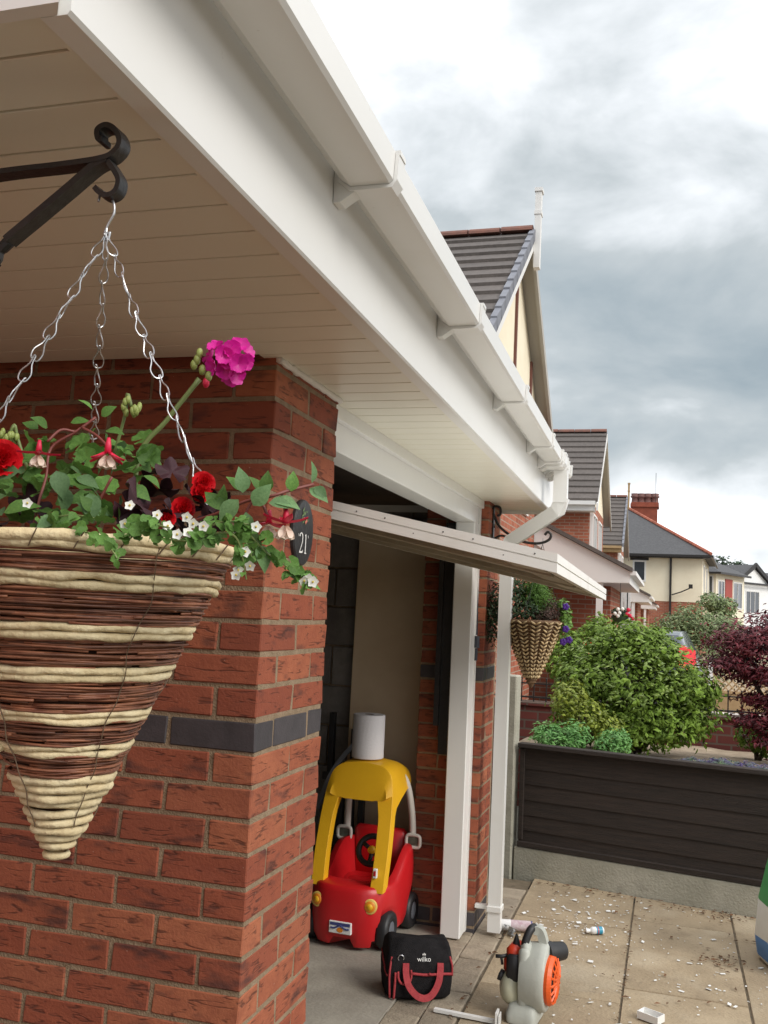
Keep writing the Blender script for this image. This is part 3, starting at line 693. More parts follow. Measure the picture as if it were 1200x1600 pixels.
# ------------------------------------------------------------------ leaves and flowers of the near basket
def leaf_mesh(kind, mt):
    q = MB()
    if kind == 'ovate':
        n = 7; vs = []
        for i in range(n):
            t = i / (n - 1); w_ = .36 * math.sin(math.pi * t ** .8) * (1 - .25 * t) + .004; z = -.16 * (t - .3) ** 2 * 2
            for s_ in (-1, -.5, 0, .5, 1): vs.append((s_ * w_, t, z + .10 * abs(s_) * w_ * 2.2))
        q.add(vs, [(i * 5 + k, i * 5 + k + 1, i * 5 + k + 6, i * 5 + k + 5) for i in range(n - 1) for k in range(4)])
    elif kind == 'scallop':
        n = 36; vs = [(0, .35, -.03)]; 
        for ring, rr_ in ((1, .30), (2, .58)):
            for i in range(n):
                a = -math.pi / 2 + .25 + (2 * math.pi - .5) * i / (n - 1); lobe = 1 + (.10 * abs(math.sin(a * 3.5)) if ring == 2 else 0)
                vs.append((rr_ * lobe * math.cos(a), .35 + rr_ * lobe * math.sin(a), .05 * ring * ring * .5 + .045 * math.sin(a * 7) * (ring - 1)))
        f = [(0, 1 + i, 2 + i) for i in range(n - 1)] + [(1 + i, 1 + n + i, 2 + n + i, 2 + i) for i in range(n - 1)]
        q.add(vs, f)
    elif kind == 'heuch':
        n = 44; vs = [(0, .3, 0)]
        for ring, rr_ in ((1, .32), (2, .62)):
            for i in range(n):
                a = -math.pi / 2 + .3 + (2 * math.pi - .6) * i / (n - 1); lb = abs(math.sin(a * 2.5 + .785)); l2 = 1 + (.38 * lb + .10 * abs(math.sin(a * 9)) - .1 if ring == 2 else .12 * lb)
                vs.append((rr_ * l2 * math.cos(a), .3 + rr_ * l2 * math.sin(a), .10 * math.sin(a * 5) * (ring - .6) + .03 * ring))
        q.add(vs, [(0, 1 + i, 2 + i) for i in range(n - 1)] + [(1 + i, 1 + n + i, 2 + n + i, 2 + i) for i in range(n - 1)])
    elif kind == 'petal':
        n = 6; vs = []
        for i in range(n):
            t = i / (n - 1); w_ = .10 + .42 * math.sin(math.pi * (t * .62 + .06)) * (1 if t < .9 else .85)
            for s_ in (-1, -.5, 0, .5, 1): vs.append((s_ * w_, t * (1 - .07 * abs(s_)), .20 * t * t + .08 * s_ * s_ + .09 * t * math.sin(s_ * 6 + t * 5)))
        q.add(vs, [(i * 5 + k, i * 5 + k + 1, i * 5 + k + 6, i * 5 + k + 5) for i in range(n - 1) for k in range(4)])
    elif kind == 'sepal':
        n = 6; vs = []
        for i in range(n):
            t = i / (n - 1); w_ = .17 * math.sin(math.pi * (.15 + .85 * t) ** .9) + .01
            for s_ in (-1, 0, 1): vs.append((s_ * w_, t, .10 * s_ * s_ + .35 * t * t * .6))
        q.add(vs, [(i * 3 + k, i * 3 + k + 1, i * 3 + k + 4, i * 3 + k + 3) for i in range(n - 1) for k in range(2)])
    me = q.mesh('leaf' if kind in ('ovate', 'scallop', 'heuch') else 'petal'); me.materials.append(mt)
    me.polygons.foreach_set('use_smooth', [True] * len(me.polygons)); return me
LOV, LOS = leaf_mesh('ovate', LEAFA), leaf_mesh('ovate', LEAFB)
LSC, LHE = leaf_mesh('scallop', LEAFA), leaf_mesh('heuch', LEAFP)
PM, PR, PW, SP, PC = leaf_mesh('petal', MAG), leaf_mesh('petal', RED), leaf_mesh('petal', WHITEF), leaf_mesh('sepal', PINK), leaf_mesh('petal', CREAM)
PWN = leaf_mesh('sepal', WHITEF)
for v_ in PWN.vertices: v_.co.x *= 2.9; v_.co.z *= .4
def frame(loc, ydir, nrm, s):
    y = V(ydir).normalized(); z = V(nrm); z = z - y * y.dot(z)
    z = z.normalized() if z.length > 1e-5 else y.orthogonal().normalized(); x = y.cross(z)
    M_ = Matrix((x, y, z)).transposed().to_4x4(); M_.translation = V(loc); return M_ @ Matrix.Scale(s, 4)
def lf(parent, me, loc, ydir, nrm, s, name='leaf'): return link(name, me, parent, mw=frame(loc, ydir, nrm, s))
rv = lambda a=1: V((random.uniform(-a, a), random.uniform(-a, a), random.uniform(-a, a)))
VIEW = -V((AX, AY, .05)).normalized()
GD = 'flowering plants in the large banded basket'
# pink geranium
pg = thing('geranium', 'pink geranium with one tall bright magenta bloom and round scalloped leaves', 'flower plant', (AX + .06, AY, RIMZ - .02), GD)
q = MB(); q.tube(bez([(AX + .06, AY + .02, RIMZ), at(215, 720, .95), at(262, 655, .955), at(312, 592, .96)], 6), [.0028] * 18 + [.0034], 7); q.obj('stem', STEMG, pg, True)
fh = link('flower_head', None, pg, mw=Matrix.Translation(at(358, 565, .955)))
fl_c = at(356, 566, .957)
for k, (dx, dy, dd) in enumerate([(0, 0, -.02), (-18, -18, 0), (14, -22, -.005), (-22, 8, .004), (22, 4, -.01), (2, 26, -.004), (-6, -6, -.026), (24, -12, .01), (12, 20, -.012), (-8, 14, -.018), (4, -14, -.02), (-26, -6, .01), (14, 6, -.022)]):
    c = at(358 + dx, 563 + dy, .955 + dd); ax_ = ((c - fl_c) * 1.0 + VIEW * .016).normalized()
    for i in range(5):
        a = i * 2 * math.pi / 5 + k; u = ax_.orthogonal().normalized(); v_ = ax_.cross(u); d = u * math.cos(a) + v_ * math.sin(a)
        lf(fh, PM, c, d + ax_ * .35, ax_, random.uniform(.0095, .0135), 'petal')
for (x, y) in ((308, 562), (316, 578), (322, 598), (312, 552), (326, 588), (303, 570)):
    c = at(x, y, .957); q = MB(); q.ball(c, .0042, .0042, .0062, 8); q.obj('bud', BUD if y < 590 else PINK, fh, True)
for (x, y, sx, sy) in ((205, 635, 178, 692), (14, 683, 44, 715)):
    c = at(x, y, .93); q = MB()
    for k in range(20):
        d = V((random.uniform(-1, 1), random.uniform(-1, 1), random.uniform(-1.2, .5))).normalized(); p = c + d * .009; q.ball(p, .0032, .0032, .0048, 6)
    q.obj('bud_cluster', BUD, pg, True)
    q = MB(); top = c + V((0, 0, .010)); base = at(sx, sy + 20, .94); q.tube(bez([base, base.lerp(top, .6) + V((0, 0, .008)), top + V((-.006 if sx < x else .006, 0, .004)), c], 5), .0021, 6); q.obj('stem', STEMG, pg, True)
for (x, y, s_, dp_) in ((150, 715, 34, .93), (185, 700, 34, .95), (215, 690, 30, .96), (232, 722, 30, .92), (120, 700, 30, .96), (140, 745, 36, .90), (105, 740, 30, .92), (190, 735, 32, .90), (85, 690, 26, .95), (60, 770, 34, .88), (30, 750, 32, .90), (120, 790, 36, .86), (85, 800, 34, .85), (170, 770, 30, .88), (30, 800, 36, .84), (205, 755, 26, .92), (245, 705, 24, .95), (10, 770, 30, .88), (150, 800, 30, .85), (100, 768, 30, .86), (175, 720, 30, .9), (205, 712, 28, .91), (130, 725, 30, .89), (75, 745, 30, .88)):
    n_ = (VIEW * .6 + V((0, 0, .8)) + rv(.5)).normalized(); lf(pg, LSC, at(x, y, dp_), rv() + V((.2, -.2, .2)), n_, s_ * PXM * dp_ / .93)
for k in range(85):
    x, y = random.uniform(-5, 250), random.uniform(700, 832); dp_ = .97 - (y - 690) * .0011 + random.uniform(-.02, .02)
    if x > 190 and y > 740: continue
    n_ = (VIEW * .6 + V((0, 0, .8)) + rv(.6)).normalized(); lf(pg, LSC if k % 3 else LOS, at(x, y, dp_), rv() + V((.2, -.2, .2)), n_, random.uniform(22, 36) * PXM * dp_ / .93)
# fuchsia
fu = thing('fuchsia', 'fuchsia with arching red stems and hanging pink and cream flowers', 'flower plant', (AX, AY - .05, RIMZ - .02), GD)
stems = [[at(52, 825, .85), at(62, 780, .85), at(72, 745, .86), at(80, 700, .87), at(118, 675, .88), at(150, 652, .89)],
         [at(118, 675, .88), at(95, 672, .87), at(74, 690, .86)], [at(128, 668, .88), at(150, 680, .87), at(168, 697, .86)],
         [at(118, 830, .85), at(150, 790, .85), at(175, 745, .85)],
         [at(300, 815, .86), at(345, 800, .85), at(385, 783, .85), at(425, 775, .85), at(450, 767, .86), at(490, 757, .88)],
         [at(395, 782, .85), at(385, 800, .85), at(378, 830, .85)], [at(440, 770, .86), at(444, 785, .86), at(446, 806, .86)], [at(405, 780, .85), at(412, 792, .85), at(418, 806, .85)]]
for s_ in stems: q = MB(); q.tube(bez(s_, 5), .0016, 6); q.obj('stem', STEMR, fu, True)
for (x, y, dx, dy, s_, dp_, sg) in ((75, 668, -.2, .2, 30, .88, 0), (110, 660, .6, .1, 28, .89, 0), (145, 640, -.5, .5, 24, .9, 0), (158, 650, .5, .35, 26, .89, 0), (165, 672, .8, -.1, 30, .88, 0), (150, 668, -.4, -.5, 26, .9, 0), (88, 735, .3, -.9, 44, .84, 1), (140, 770, .2, -1, 44, .84, 1), (100, 760, .1, -1, 40, .85, 1), (120, 745, 1, -.4, 36, .84, 1), (30, 735, -.9, -.2, 40, .86, 1), (205, 760, .8, -.5, 34, .87, 0), (225, 742, .8, -.5, 30, .88, 0), (145, 800, -.3, .5, 30, .84, 0), (5, 800, .9, .25, 54, .83, 0), (128, 800, 1, -.1, 30, .84, 0), (60, 670, -.7, .35, 26, .88, 0),
                                 (380, 770, -.1, .9, 36, .85, 1), (372, 780, -.6, -.8, 46, .84, 1), (395, 790, .5, .6, 38, .84, 1), (385, 800, -.1, -1, 40, .84, 1), (415, 770, .1, .9, 30, .85, 0), (408, 768, -.5, .8, 26, .86, 0), (425, 780, .9, -.2, 42, .85, 1), (420, 785, .8, -.1, 36, .84, 1), (455, 768, .1, .9, 28, .86, 0), (488, 755, .1, .95, 30, .88, 1), (484, 762, .9, -.6, 32, .88, 1), (492, 760, .7, -.7, 24, .88, 1), (345, 795, -.6, .7, 34, .86, 0), (340, 790, .3, .7, 30, .86, 0), (400, 830, -.1, -1, 44, .85, 1), (405, 850, .3, -1, 40, .85, 1), (355, 790, -.9, .2, 30, .86, 0), (376, 765, -.6, .7, 26, .86, 0)):
    d = cr * dx + cu * dy + fw * random.uniform(-.35, .15); n_ = VIEW * .7 + V((0, 0, .7)) + rv(.45)
    lf(fu, LOS if sg else LOV, at(x, y, dp_), d, n_, s_ * PXM * dp_ / .93 * 1.1)
def fuchsia_flower(x, y, dp_, s_, spread, tilt=0):
    c = at(x, y, dp_); h = link('flower', None, fu, mw=Matrix.Translation(c)); u = s_ * PXM * dp_ / .93
    q = MB(); q.tube([c + V((0, 0, u * .75)), c + V((0, 0, u * .45)), c + V((0, 0, u * .1))], [u * .07, u * .13, u * .15], 7); q.obj('tube', PINK, h, True)
    for i in range(4):
        a = i * math.pi / 2 + .5 + tilt; d = V((math.cos(a), math.sin(a), -.95 + spread)); lf(h, SP, c + V((0, 0, u * .12)), d, V((0, 0, 1)), u * .95, 'sepal')
    for i in range(6):
        a = i * math.pi / 3; d = V((math.cos(a) * .35, math.sin(a) * .35, -1)); lf(h, PC, c + V((0, 0, .0)), d, V((math.cos(a), math.sin(a), .1)), u * .62, 'petal')
for a in ((60, 712, .845, 34, .7, .2), (168, 712, .85, 38, .25, .9), (446, 822, .85, 36, 1.0, .15), (420, 822, .862, 32, .6, .8)): fuchsia_flower(*a)
# red begonia
bg = thing('begonia', 'red begonia with deep scarlet blooms among dark leaves', 'flower plant', (AX + .03, AY - .08, RIMZ - .02), GD)
for (x, y, s_, dp_) in ((2, 720, 32, .86), (316, 757, 19, .885), (284, 797, 19, .875), (312, 772, 17, .88), (262, 812, 12, .85)):
    c = at(x, y, dp_); h = link('bloom', None, bg, mw=Matrix.Translation(c)); u = s_ * PXM
    ax_ = (VIEW + V((.2, 0, .35))).normalized(); a1 = ax_.orthogonal().normalized(); a2 = ax_.cross(a1)
    for rg_, (k, tl, sz) in enumerate(((7, .25, 1.0), (6, .7, .85), (5, 1.4, .65), (3, 3, .45))):
        for i in range(k):
            a = i * 2 * math.pi / k + rg_ * .6; lf(h, PR, c + ax_ * .002 * rg_, (a1 * math.cos(a) + a2 * math.sin(a)) + ax_ * tl, ax_, u * sz, 'petal')
# dark heuchera
he = thing('heuchera', 'dark purple heuchera with lobed crinkled leaves in the basket middle', 'foliage plant', (AX + .05, AY - .02, RIMZ - .02), GD)
for (x, y, s_, dp_) in ((215, 775, 46, .87), (245, 760, 40, .89), (270, 745, 34, .91), (230, 800, 48, .85), (195, 790, 40, .86), (300, 775, 38, .88), (265, 800, 40, .87), (320, 800, 40, .89), (340, 810, 36, .88), (290, 815, 40, .88), (240, 742, 26, .92), (330, 780, 30, .9), (30, 790, 40, .9), (15, 815, 40, .88), (60, 810, 34, .9), (210, 815, 40, .87), (250, 825, 36, .87), (325, 820, 30, .88)):
    lf(he, LHE, at(x, y, dp_), rv() + cr * .5, VIEW * .5 + V((0, 0, .7)) + rv(.7), s_ * PXM * .95)
# trailing bacopa
ba = thing('bacopa', 'trailing bacopa with tiny white flowers spilling over the basket rim', 'flower plant', (AX + .08, AY - .12, RIMZ - .02), GD)
def spray(pts, n, s_):
    P_ = bez(pts, 6); q = MB(); q.tube(P_, .0009, 5); q.obj('stem', STEMG, ba)
    for k in range(n):
        p = P_[int(random.random() * (len(P_) - 1))] + rv(.006); lf(ba, LOV if random.random() < .7 else LSC, p, rv() + V((0, -.3, .1)), VIEW * .8 + V((0, 0, .5)) + rv(.5), random.uniform(.7, 1.25) * s_ * PXM)
for pts, n in (([at(100, 830, .80), at(150, 835, .78), at(175, 860, .755), at(183, 872, .752)], 26), ([at(190, 840, .80), at(230, 820, .79), at(265, 825, .785)], 30), ([at(240, 840, .8), at(290, 845, .79), at(330, 835, .80)], 34),
               ([at(300, 835, .81), at(350, 815, .81), at(390, 820, .82)], 32), ([at(345, 820, .82), at(385, 850, .83), at(395, 885, .84)], 16), ([at(385, 830, .84), at(415, 862, .85), at(440, 880, .86), at(470, 900, .87), at(488, 918, .875)], 46), ([at(320, 840, .8), at(348, 832, .8), at(372, 845, .81), at(385, 905, .83)], 22), ([at(60, 815, .82), at(110, 805, .82), at(160, 812, .82)], 16)):
    spray(pts, n, 15)
for (x, y, dp_) in ((277, 835, .785), (294, 832, .785), (292, 808, .80), (302, 818, .79), (246, 805, .81), (203, 790, .82), (400, 823, .83), (383, 862, .82), (391, 884, .825), (369, 898, .82), (475, 907, .865), (483, 905, .866), (489, 909, .866), (195, 818, .80), (43, 786, .82), (318, 822, .79), (372, 890, .82), (262, 822, .79)):
    c = at(x, y, dp_); h = link('bloom', None, ba, mw=Matrix.Translation(c)); ax_ = (VIEW + rv(.45)).normalized(); a1 = ax_.orthogonal().normalized(); a2 = ax_.cross(a1)
    for i in range(5): a = i * 2 * math.pi / 5; lf(h, PWN, c, a1 * math.cos(a) + a2 * math.sin(a) + ax_ * .1, ax_, 9 * PXM * dp_ / .93, 'petal')
    q = MB(); q.ball(c + ax_ * .001, .0012, n=6); q.obj('centre', YEL, h)

# ------------------------------------------------------------------ things in and before the garage
q = MB(); Mb = Matrix.Translation((-1.50, 5.22, .005)) @ Matrix.Rotation(R(-1.2), 4, 'X')
q.cbox(-.215, .40, 0, .018, 0, 2.06, .002, M=Mb); tag(q.obj('leaning_board', BOARD), 'tall buff board leaning on the garage wall behind the toy car', 'board')
q = MB(); q.tube(bez([at(496, 1262, 5.0), at(515, 1215, 5.03), at(532, 1188, 5.06), at(556, 1160, 5.1)], 6), 0, sq=(.022, .03), up=(0, 1, 0)); tag(q.obj('grey_tube', HUB), 'grey bent tube leaning in the garage behind the yellow toy roof', 'tube')
q = MB()
for x, t in ((-1.66, .03), (-1.72, -.02), (-1.79, .05), (-1.60, .01)): q.cbox(x - .015, x + .015, 5.16, 5.20, .005, .78 + t * 4, .002)
q.cbox(-1.82, -1.58, 5.13, 5.158, .3, .34, .002); q.cbox(-1.82, -1.58, 5.13, 5.158, .62, .66, .002)
tag(q.obj('folded_trestle', RUB), 'dark folded trestle standing by the block wall behind the toy car', 'trestle')

car = thing('toy_car', 'red and yellow ride-on toy car parked in the garage doorway', 'toy car', (-1.420, 4.36, .004), rz=-.05)
CL, CA = .60, .205
def plan(t, a, b, cy, n=3.2):
    c, s_ = math.cos(t), math.sin(t); return V((a * math.copysign(abs(c) ** (2 / n), c), cy + b * math.copysign(abs(s_) ** (2 / n), s_), 0))
sstep = lambda x: max(0, min(1, x)) ** 2 * (3 - 2 * max(0, min(1, x)))
def ztop(y): return .285 + .115 * sstep((y - .18) / .25)
def zbot(p):
    z = .055
    for wy in (.13, .47):
        d = abs(p.y - wy) / .095
        if d < 1 and abs(p.x) > .10: z = max(z, .055 + .10 * math.sqrt(1 - d * d))
    if p.y < .06 and abs(p.x) > .06: z = min(z, .02)
    return z
q = MB(); n = 72; rings = []
for t, sc_ in ((0, .90), (.12, .965), (.35, 1.0), (.65, 1.0), (.88, .975), (.97, .945), (1.0, .90)):
    rg = []
    for k in range(n):
        p = plan(k * 2 * math.pi / n, CA * sc_, CL / 2 * (1 - (1 - sc_) * .7), CL / 2); zb = zbot(p); p.z = zb + t * (ztop(p.y) - zb); rg.append(p)
    rings.append(rg)
for z_, sc_ in ((0, 1.0), (-.02, .985), (-.10, .95), (-.17, .9)):
    rg = []
    for k in range(n):
        p = plan(k * 2 * math.pi / n, .158 * sc_, .215 * sc_, .335, 3.5); p.z = max(.10, ztop(p.y) + z_ + (.004 if z_ == 0 else 0)); rg.append(p)
    rings.append(rg)
q.loft(rings, True, True); fixn(shade(q.obj('body', CRED, car, local=True), 50))
q = MB(); q.cbox(-.14, .14, .49, .545, .15, .46, .02); q.cbox(-.14, .14, .40, .50, .14, .22, .015); shade(q.obj('seat', CRED, car, local=True), 60)
# yellow roof with the two front pillars
half = [(-.178, .262), (-.182, .40), (-.180, .52), (-.175, .62), (-.166, .71), (-.148, .772), (-.108, .806), (-.05, .817), (0, .820)]
crv = bez([(x, 0, z) for x, z in half], 3); crv = [(p.x, p.z) for p in crv]; crv = crv + [(-x, z) for x, z in crv[-2::-1]]
yf = lambda z: .055 + .15 * max(0, (z - .262) / .56) ** 1.2
q = MB(); nv = 9; nu = len(crv); vs = []
for j in range(nv):
    t = j / (nv - 1)
    for x, z in crv:
        dpt = .062 if z < .60 else .062 + .27 * sstep((z - .60) / .14)
        rear = t * dpt; vs.append((x * (1 - .06 * t if z > .7 else 1), yf(z) + rear, z + (.012 * math.sin(math.pi * t) if z > .7 else 0) - (.035 * t * t if z > .7 else 0)))
fs = [(j * nu + k, j * nu + k + 1, (j + 1) * nu + k + 1, (j + 1) * nu + k) for j in range(nv - 1) for k in range(nu - 1)]
q.add(vs, fs)
ZW = .655                                              # head of the windscreen opening
top = [(x, z) for x, z in crv if z > ZW]
tv = [(x, yf(z), z) for x, z in top]; lv = [(max(-.118, min(.118, x * .80)), yf(ZW) - .004, ZW - (.0 if abs(x) > .09 else .004)) for x, z in top]; mv = [((a[0] + b[0]) / 2, (a[1] + b[1]) / 2 - .014, (a[2] + b[2]) / 2) for a, b in zip(tv, lv)]
k = len(top); q.add(tv + mv + lv, [(i, i + k, i + k + 1, i + 1) for i in range(k - 1)] + [(i + k, i + 2 * k, i + 2 * k + 1, i + k + 1) for i in range(k - 1)])
for s_ in (-1, 1):                                     # front faces of the pillars
    left = [(x, z) for x, z in crv[:nu // 2] if z < ZW + .03]
    a = [(s_ * abs(x), yf(z), z) for x, z in left]; b = [(s_ * (abs(x) - .062 - (.012 if z > .58 else 0) * (z - .58) / .08), yf(z) - .004, z) for x, z in left]; kk = len(left)
    q.add(a + b, [(i, i + 1, kk + i + 1, kk + i) if s_ > 0 else (i, kk + i, kk + i + 1, i + 1) for i in range(kk - 1)])
    c = [(x, y_ + .055, z) for x, y_, z in b]; q.add(b + c, [(i, i + 1, kk + i + 1, kk + i) if s_ > 0 else (i, kk + i, kk + i + 1, i + 1) for i in range(kk - 1)])
ro = q.obj('roof', CYEL, car, local=True)
bm = bmesh.new(); bm.from_mesh(ro.data); bmesh.ops.remove_doubles(bm, verts=bm.verts, dist=.0015); bmesh.ops.recalc_face_normals(bm, faces=bm.faces); bm.to_mesh(ro.data); bm.free(); shade(ro, 48)
md = ro.modifiers.new('thick', 'SOLIDIFY'); md.thickness = .012; md.offset = -1
md = ro.modifiers.new('bev', 'BEVEL'); md.width = .004; md.segments = 2; md.limit_method = 'ANGLE'
for s_ in (-1, 1):
    q = MB(); q.tube(bez([(s_ * .118, .38, .775), (s_ * .150, .44, .70), (s_ * .168, .475, .58), (s_ * .176, .49, .47), (s_ * .176, .495, .385)], 5), [.017] * 20 + [.02], 10); q.obj('rear_pillar', CWHT, car, True, local=True)
    hd = MB(); pth = [(s_ * .185 + .036 * math.copysign(abs(math.cos(a)) ** .5, math.cos(a)), .475, .415 + .030 * math.copysign(abs(math.sin(a)) ** .5, math.sin(a))) for a in [i * 2 * math.pi / 24 for i in range(24)]]
    hd.tube(pth, .009, 8, True); ho = hd.obj('mirror_frame', CWHT, car, True, local=True)
    pn = MB(); pn.cbox(s_ * .185 - .033, s_ * .185 + .033, .474, .480, .388, .442, .002); pn.obj('mirror', mat('toy_mirror', (.16, .18, .14), (.07, .08, .06), 30, rough=.3), car, local=True)
    hx = s_ * .130; hy = CL / 2 - CL / 2 * (1 - (abs(hx) / CA) ** 3.2) ** (1 / 3.2); nrm = V((s_ * .22, -1, .05)).normalized()
    for nm, r_, o_, m_ in (('headlight', .034, .003, LENS), ('headlight_centre', .025, .007, LENSC), ('headlight_centre', .014, .0095, CYEL)):
        q = MB(); M_ = Matrix.Translation(V((hx, hy, .208)) + nrm * (o_ - .002)) @ nrm.to_track_quat('Z', 'Y').to_matrix().to_4x4(); q.lathe([(r_, -.012), (r_, 0), (r_ * .9, .002), (.001, .0035)], 24, M=M_); q.obj(nm, m_, car, True, local=True)
    for wy in (.13, .47):
        w_ = MB(); M_ = Matrix.Translation((s_ * .178, wy, .085)) @ Matrix.Rotation(math.pi / 2, 4, 'Y')
        w_.lathe([(.001, -.032), (.055, -.032), (.078, -.028), (.085, -.015), (.085, .015), (.078, .028), (.055, .032), (.052, .024), (.001, .024)] if s_ > 0 else [(.001, -.024), (.052, -.024), (.055, -.032), (.078, -.028), (.085, -.015), (.085, .015), (.078, .028), (.055, .032), (.001, .032)], 28, M=M_); wo = w_.obj('wheel', RUB, car, True, local=True)
        hb_ = MB(); hb_.lathe([(.001, .030 * s_), (.02, .032 * s_), (.04, .026 * s_)], 20, M=M_); hb_.obj('hub', HUB, wo, True, local=True)
q = MB(); Ms = Matrix.Translation((.065, .20, .415)) @ Matrix.Rotation(R(62), 4, 'X')
q.tube([Ms @ V((.066 * math.cos(a), .066 * math.sin(a), 0)) for a in [i * 2 * math.pi / 32 for i in range(32)]], .014, 10, True)
for a in (0.5, 2.6, 4.7): q.tube([Ms @ V((.06 * math.cos(a), .06 * math.sin(a), 0)), Ms @ V((0, 0, -.008))], .011, 8)
q.tube([Ms @ V((0, 0, 0)), Ms @ V((0, 0, -.12))], .014, 8); q.obj('steering_wheel', RUB, car, True, local=True)
q = MB(); q.ball(Ms @ V((0, 0, .004)), .02, n=12); q.obj('horn', CYEL, car, True, local=True)
q = MB(); q.cbox(-.055, .055, -.006, .02, .078, .132, .003); npl = q.obj('number_plate', CHIP, car, local=True)
q = MB(); q.box(-.049, .049, -.0072, -.006, .114, .127); q.tube([(x * .009, -.0075, .112 - abs(x) * .002 + .004 * math.cos(x)) for x in range(-5, 6)], .004, 6); q.obj('plate_print', BLUEP, npl, local=False)
for o_ in (q,): pass
q = MB(); q.ball((0, -.0065, .095), .016, .0015, .011, 12); q.obj('plate_emblem', LENSC, car, local=True)
q = MB(); q.cbox(.130, .148, .043, .06, .330, .372, .002); q.obj('badge', CHIP, car, local=True)
q = MB(); q.cbox(.1335, .1445, .0415, .05, .340, .363, .001); q.obj('badge_print', CRED, car, local=True)
for ch in car.children:
    if ch.name.startswith('number_plate'):
        for g2 in ch.children: g2.matrix_parent_inverse = Matrix.Identity(4)
# the big paper roll on its roof
pc = at(574, 1188, 4.66); pc.z = .832
pr = thing('paper_roll', 'thick white paper roll standing on the yellow toy car roof', 'paper roll', pc)
q = MB(); q.lathe([(.024, .001), (.076, .001), (.079, .004), (.079, .208), (.076, .212), (.024, .212)], 40); shade(q.obj('paper', PAPER, pr, local=True), 40)
q = MB(); q.lathe([(.0235, .002), (.0235, .2115), (.0215, .2115), (.0215, .002)], 28); q.obj('core', CARD, pr, True, local=True)

# tool bag
bag = thing('tool_bag', 'black canvas tool bag with red straps and piping on the garage threshold', 'tool bag', (-.985, 4.07, .004), rz=R(24))
def rrect(w_, d_, z, n=10, r=.3):
    o = []
    for k in range(4 * n):
        a = (k + .5) * 2 * math.pi / (4 * n); c, s_ = math.cos(a), math.sin(a); o.append(V((w_ / 2 * math.copysign(abs(c) ** r, c), d_ / 2 * math.copysign(abs(s_) ** r, s_), z)))
    return o
q = MB(); rg = [rrect(w_, d_, z) for w_, d_, z in ((.25, .19, 0), (.272, .212, .012), (.278, .218, .06), (.28, .216, .11), (.274, .20, .15), (.262, .165, .182), (.25, .12, .203), (.235, .075, .212), (.21, .05, .214))]
for i, r_ in enumerate(rg):
    for p in r_:
        nz = noise.noise(V((p.x * 14, p.y * 14, p.z * 16))); p.x *= 1 + .05 * nz; p.y *= 1 + .07 * nz
        if i > 4: p.z += .022 * noise.noise(V((p.x * 18, p.y * 9, 1)))
q.loft(rg); shade(q.obj('bag_body', CANV, bag, local=True), 60)
bt = lambda pts, r_=.0045, m_=BRED, nm='piping': (lambda q: q.obj(nm, m_, bag, True, local=True))(MB().tube(bez(pts, 5), r_, 7) or 0)
def tubeobj(pts, r_, m_, nm, par, n=7, k=5, local=True):
    q = MB(); q.tube(bez(pts, k), r_, n); return q.obj(nm, m_, par, True, local=local)
F_ = -.112
tubeobj([(-.122, F_ + .012, .006), (-.128, F_ + .004, .07), (-.127, F_ + .006, .12), (-.118, F_ + .026, .16)], .0045, BRED, 'piping', bag)
tubeobj([(-.108, F_ - .001, .006), (-.106, F_ - .002, .06), (-.105, F_ - .001, .108)], .005, BRED, 'piping', bag)
tubeobj([(.132, F_ + .016, .09), (.130, F_ + .016, .13), (.122, F_ + .03, .16)], .0045, BRED, 'piping', bag)
tubeobj([(-.138, -.06, .105), (-.142, .0, .13), (-.138, .06, .145)], .004, BRED, 'piping', bag)
tubeobj([(-.135, -.095, .09), (-.14, -.07, .1), (-.141, -.05, .11)], .004, BRED, 'piping', bag)
tubeobj([(-.04, F_ - .003, .105), (.02, F_ - .004, .100), (.08, F_ - .003, .103), (.128, F_ + .012, .098)], .0055, BRED, 'piping', bag)
tubeobj([(-.095, F_ - .002, .112), (-.092, F_ - .004, .085), (-.078, F_ - .005, .067), (-.05, F_ - .004, .064)], .005, BRED, 'piping', bag)
tubeobj([(-.042, F_ - .002, .118), (-.04, F_ - .004, .09), (-.048, F_ - .004, .066)], .0045, BRED, 'piping', bag)
tubeobj([(.03, F_ - .004, .100), (.034, F_ - .012, .106), (.04, F_ - .004, .100)], .005, BRED, 'piping', bag)
q = MB(); q.tube(bez([(-.062, F_ + .006, .142), (-.062, F_ - .006, .105), (-.052, F_ - .022, .065), (-.02, F_ - .030, .030), (.015, F_ - .032, .020), (.045, F_ - .028, .034), (.070, F_ - .018, .075), (.078, F_ - .004, .115), (.080, F_ + .008, .142)], 6), 0, sq=(.026, .005), up=(0, -.95, .3)); q.obj('handle_strap', BRED, bag, local=True)
q = MB(); q.tube([(-.083 + .012 * math.cos(a), F_ + .010, .160 + .012 * math.sin(a)) for a in [i * math.pi / 10 for i in range(20)]], .002, 6, True); q.obj('ring', CHROME, bag, True, local=True)
tx = bpy.data.curves.new('maker_name', 'FONT'); tx.body = 'wilko'; tx.size = .026; tx.align_x = 'CENTER'; tx.extrude = .0004; tx.materials.append(ENW)
_t = bpy.data.objects.new('t', tx); _me = bpy.data.meshes.new_from_object(_t); bpy.data.objects.remove(_t); _me.name = 'maker_name'
to = link('maker_name', _me, bag, local=True); to.location = (.012, F_ + .005, .149); to.rotation_euler = (R(72), 0, 0)
q = MB()
for k in (-1, 0, 1): q.box(.010 + k * .005, .0135 + k * .005, F_ + .010, F_ + .012, .171, .177 + (.003 if k == 0 else 0))
q.obj('maker_mark', ENW, bag, local=True)

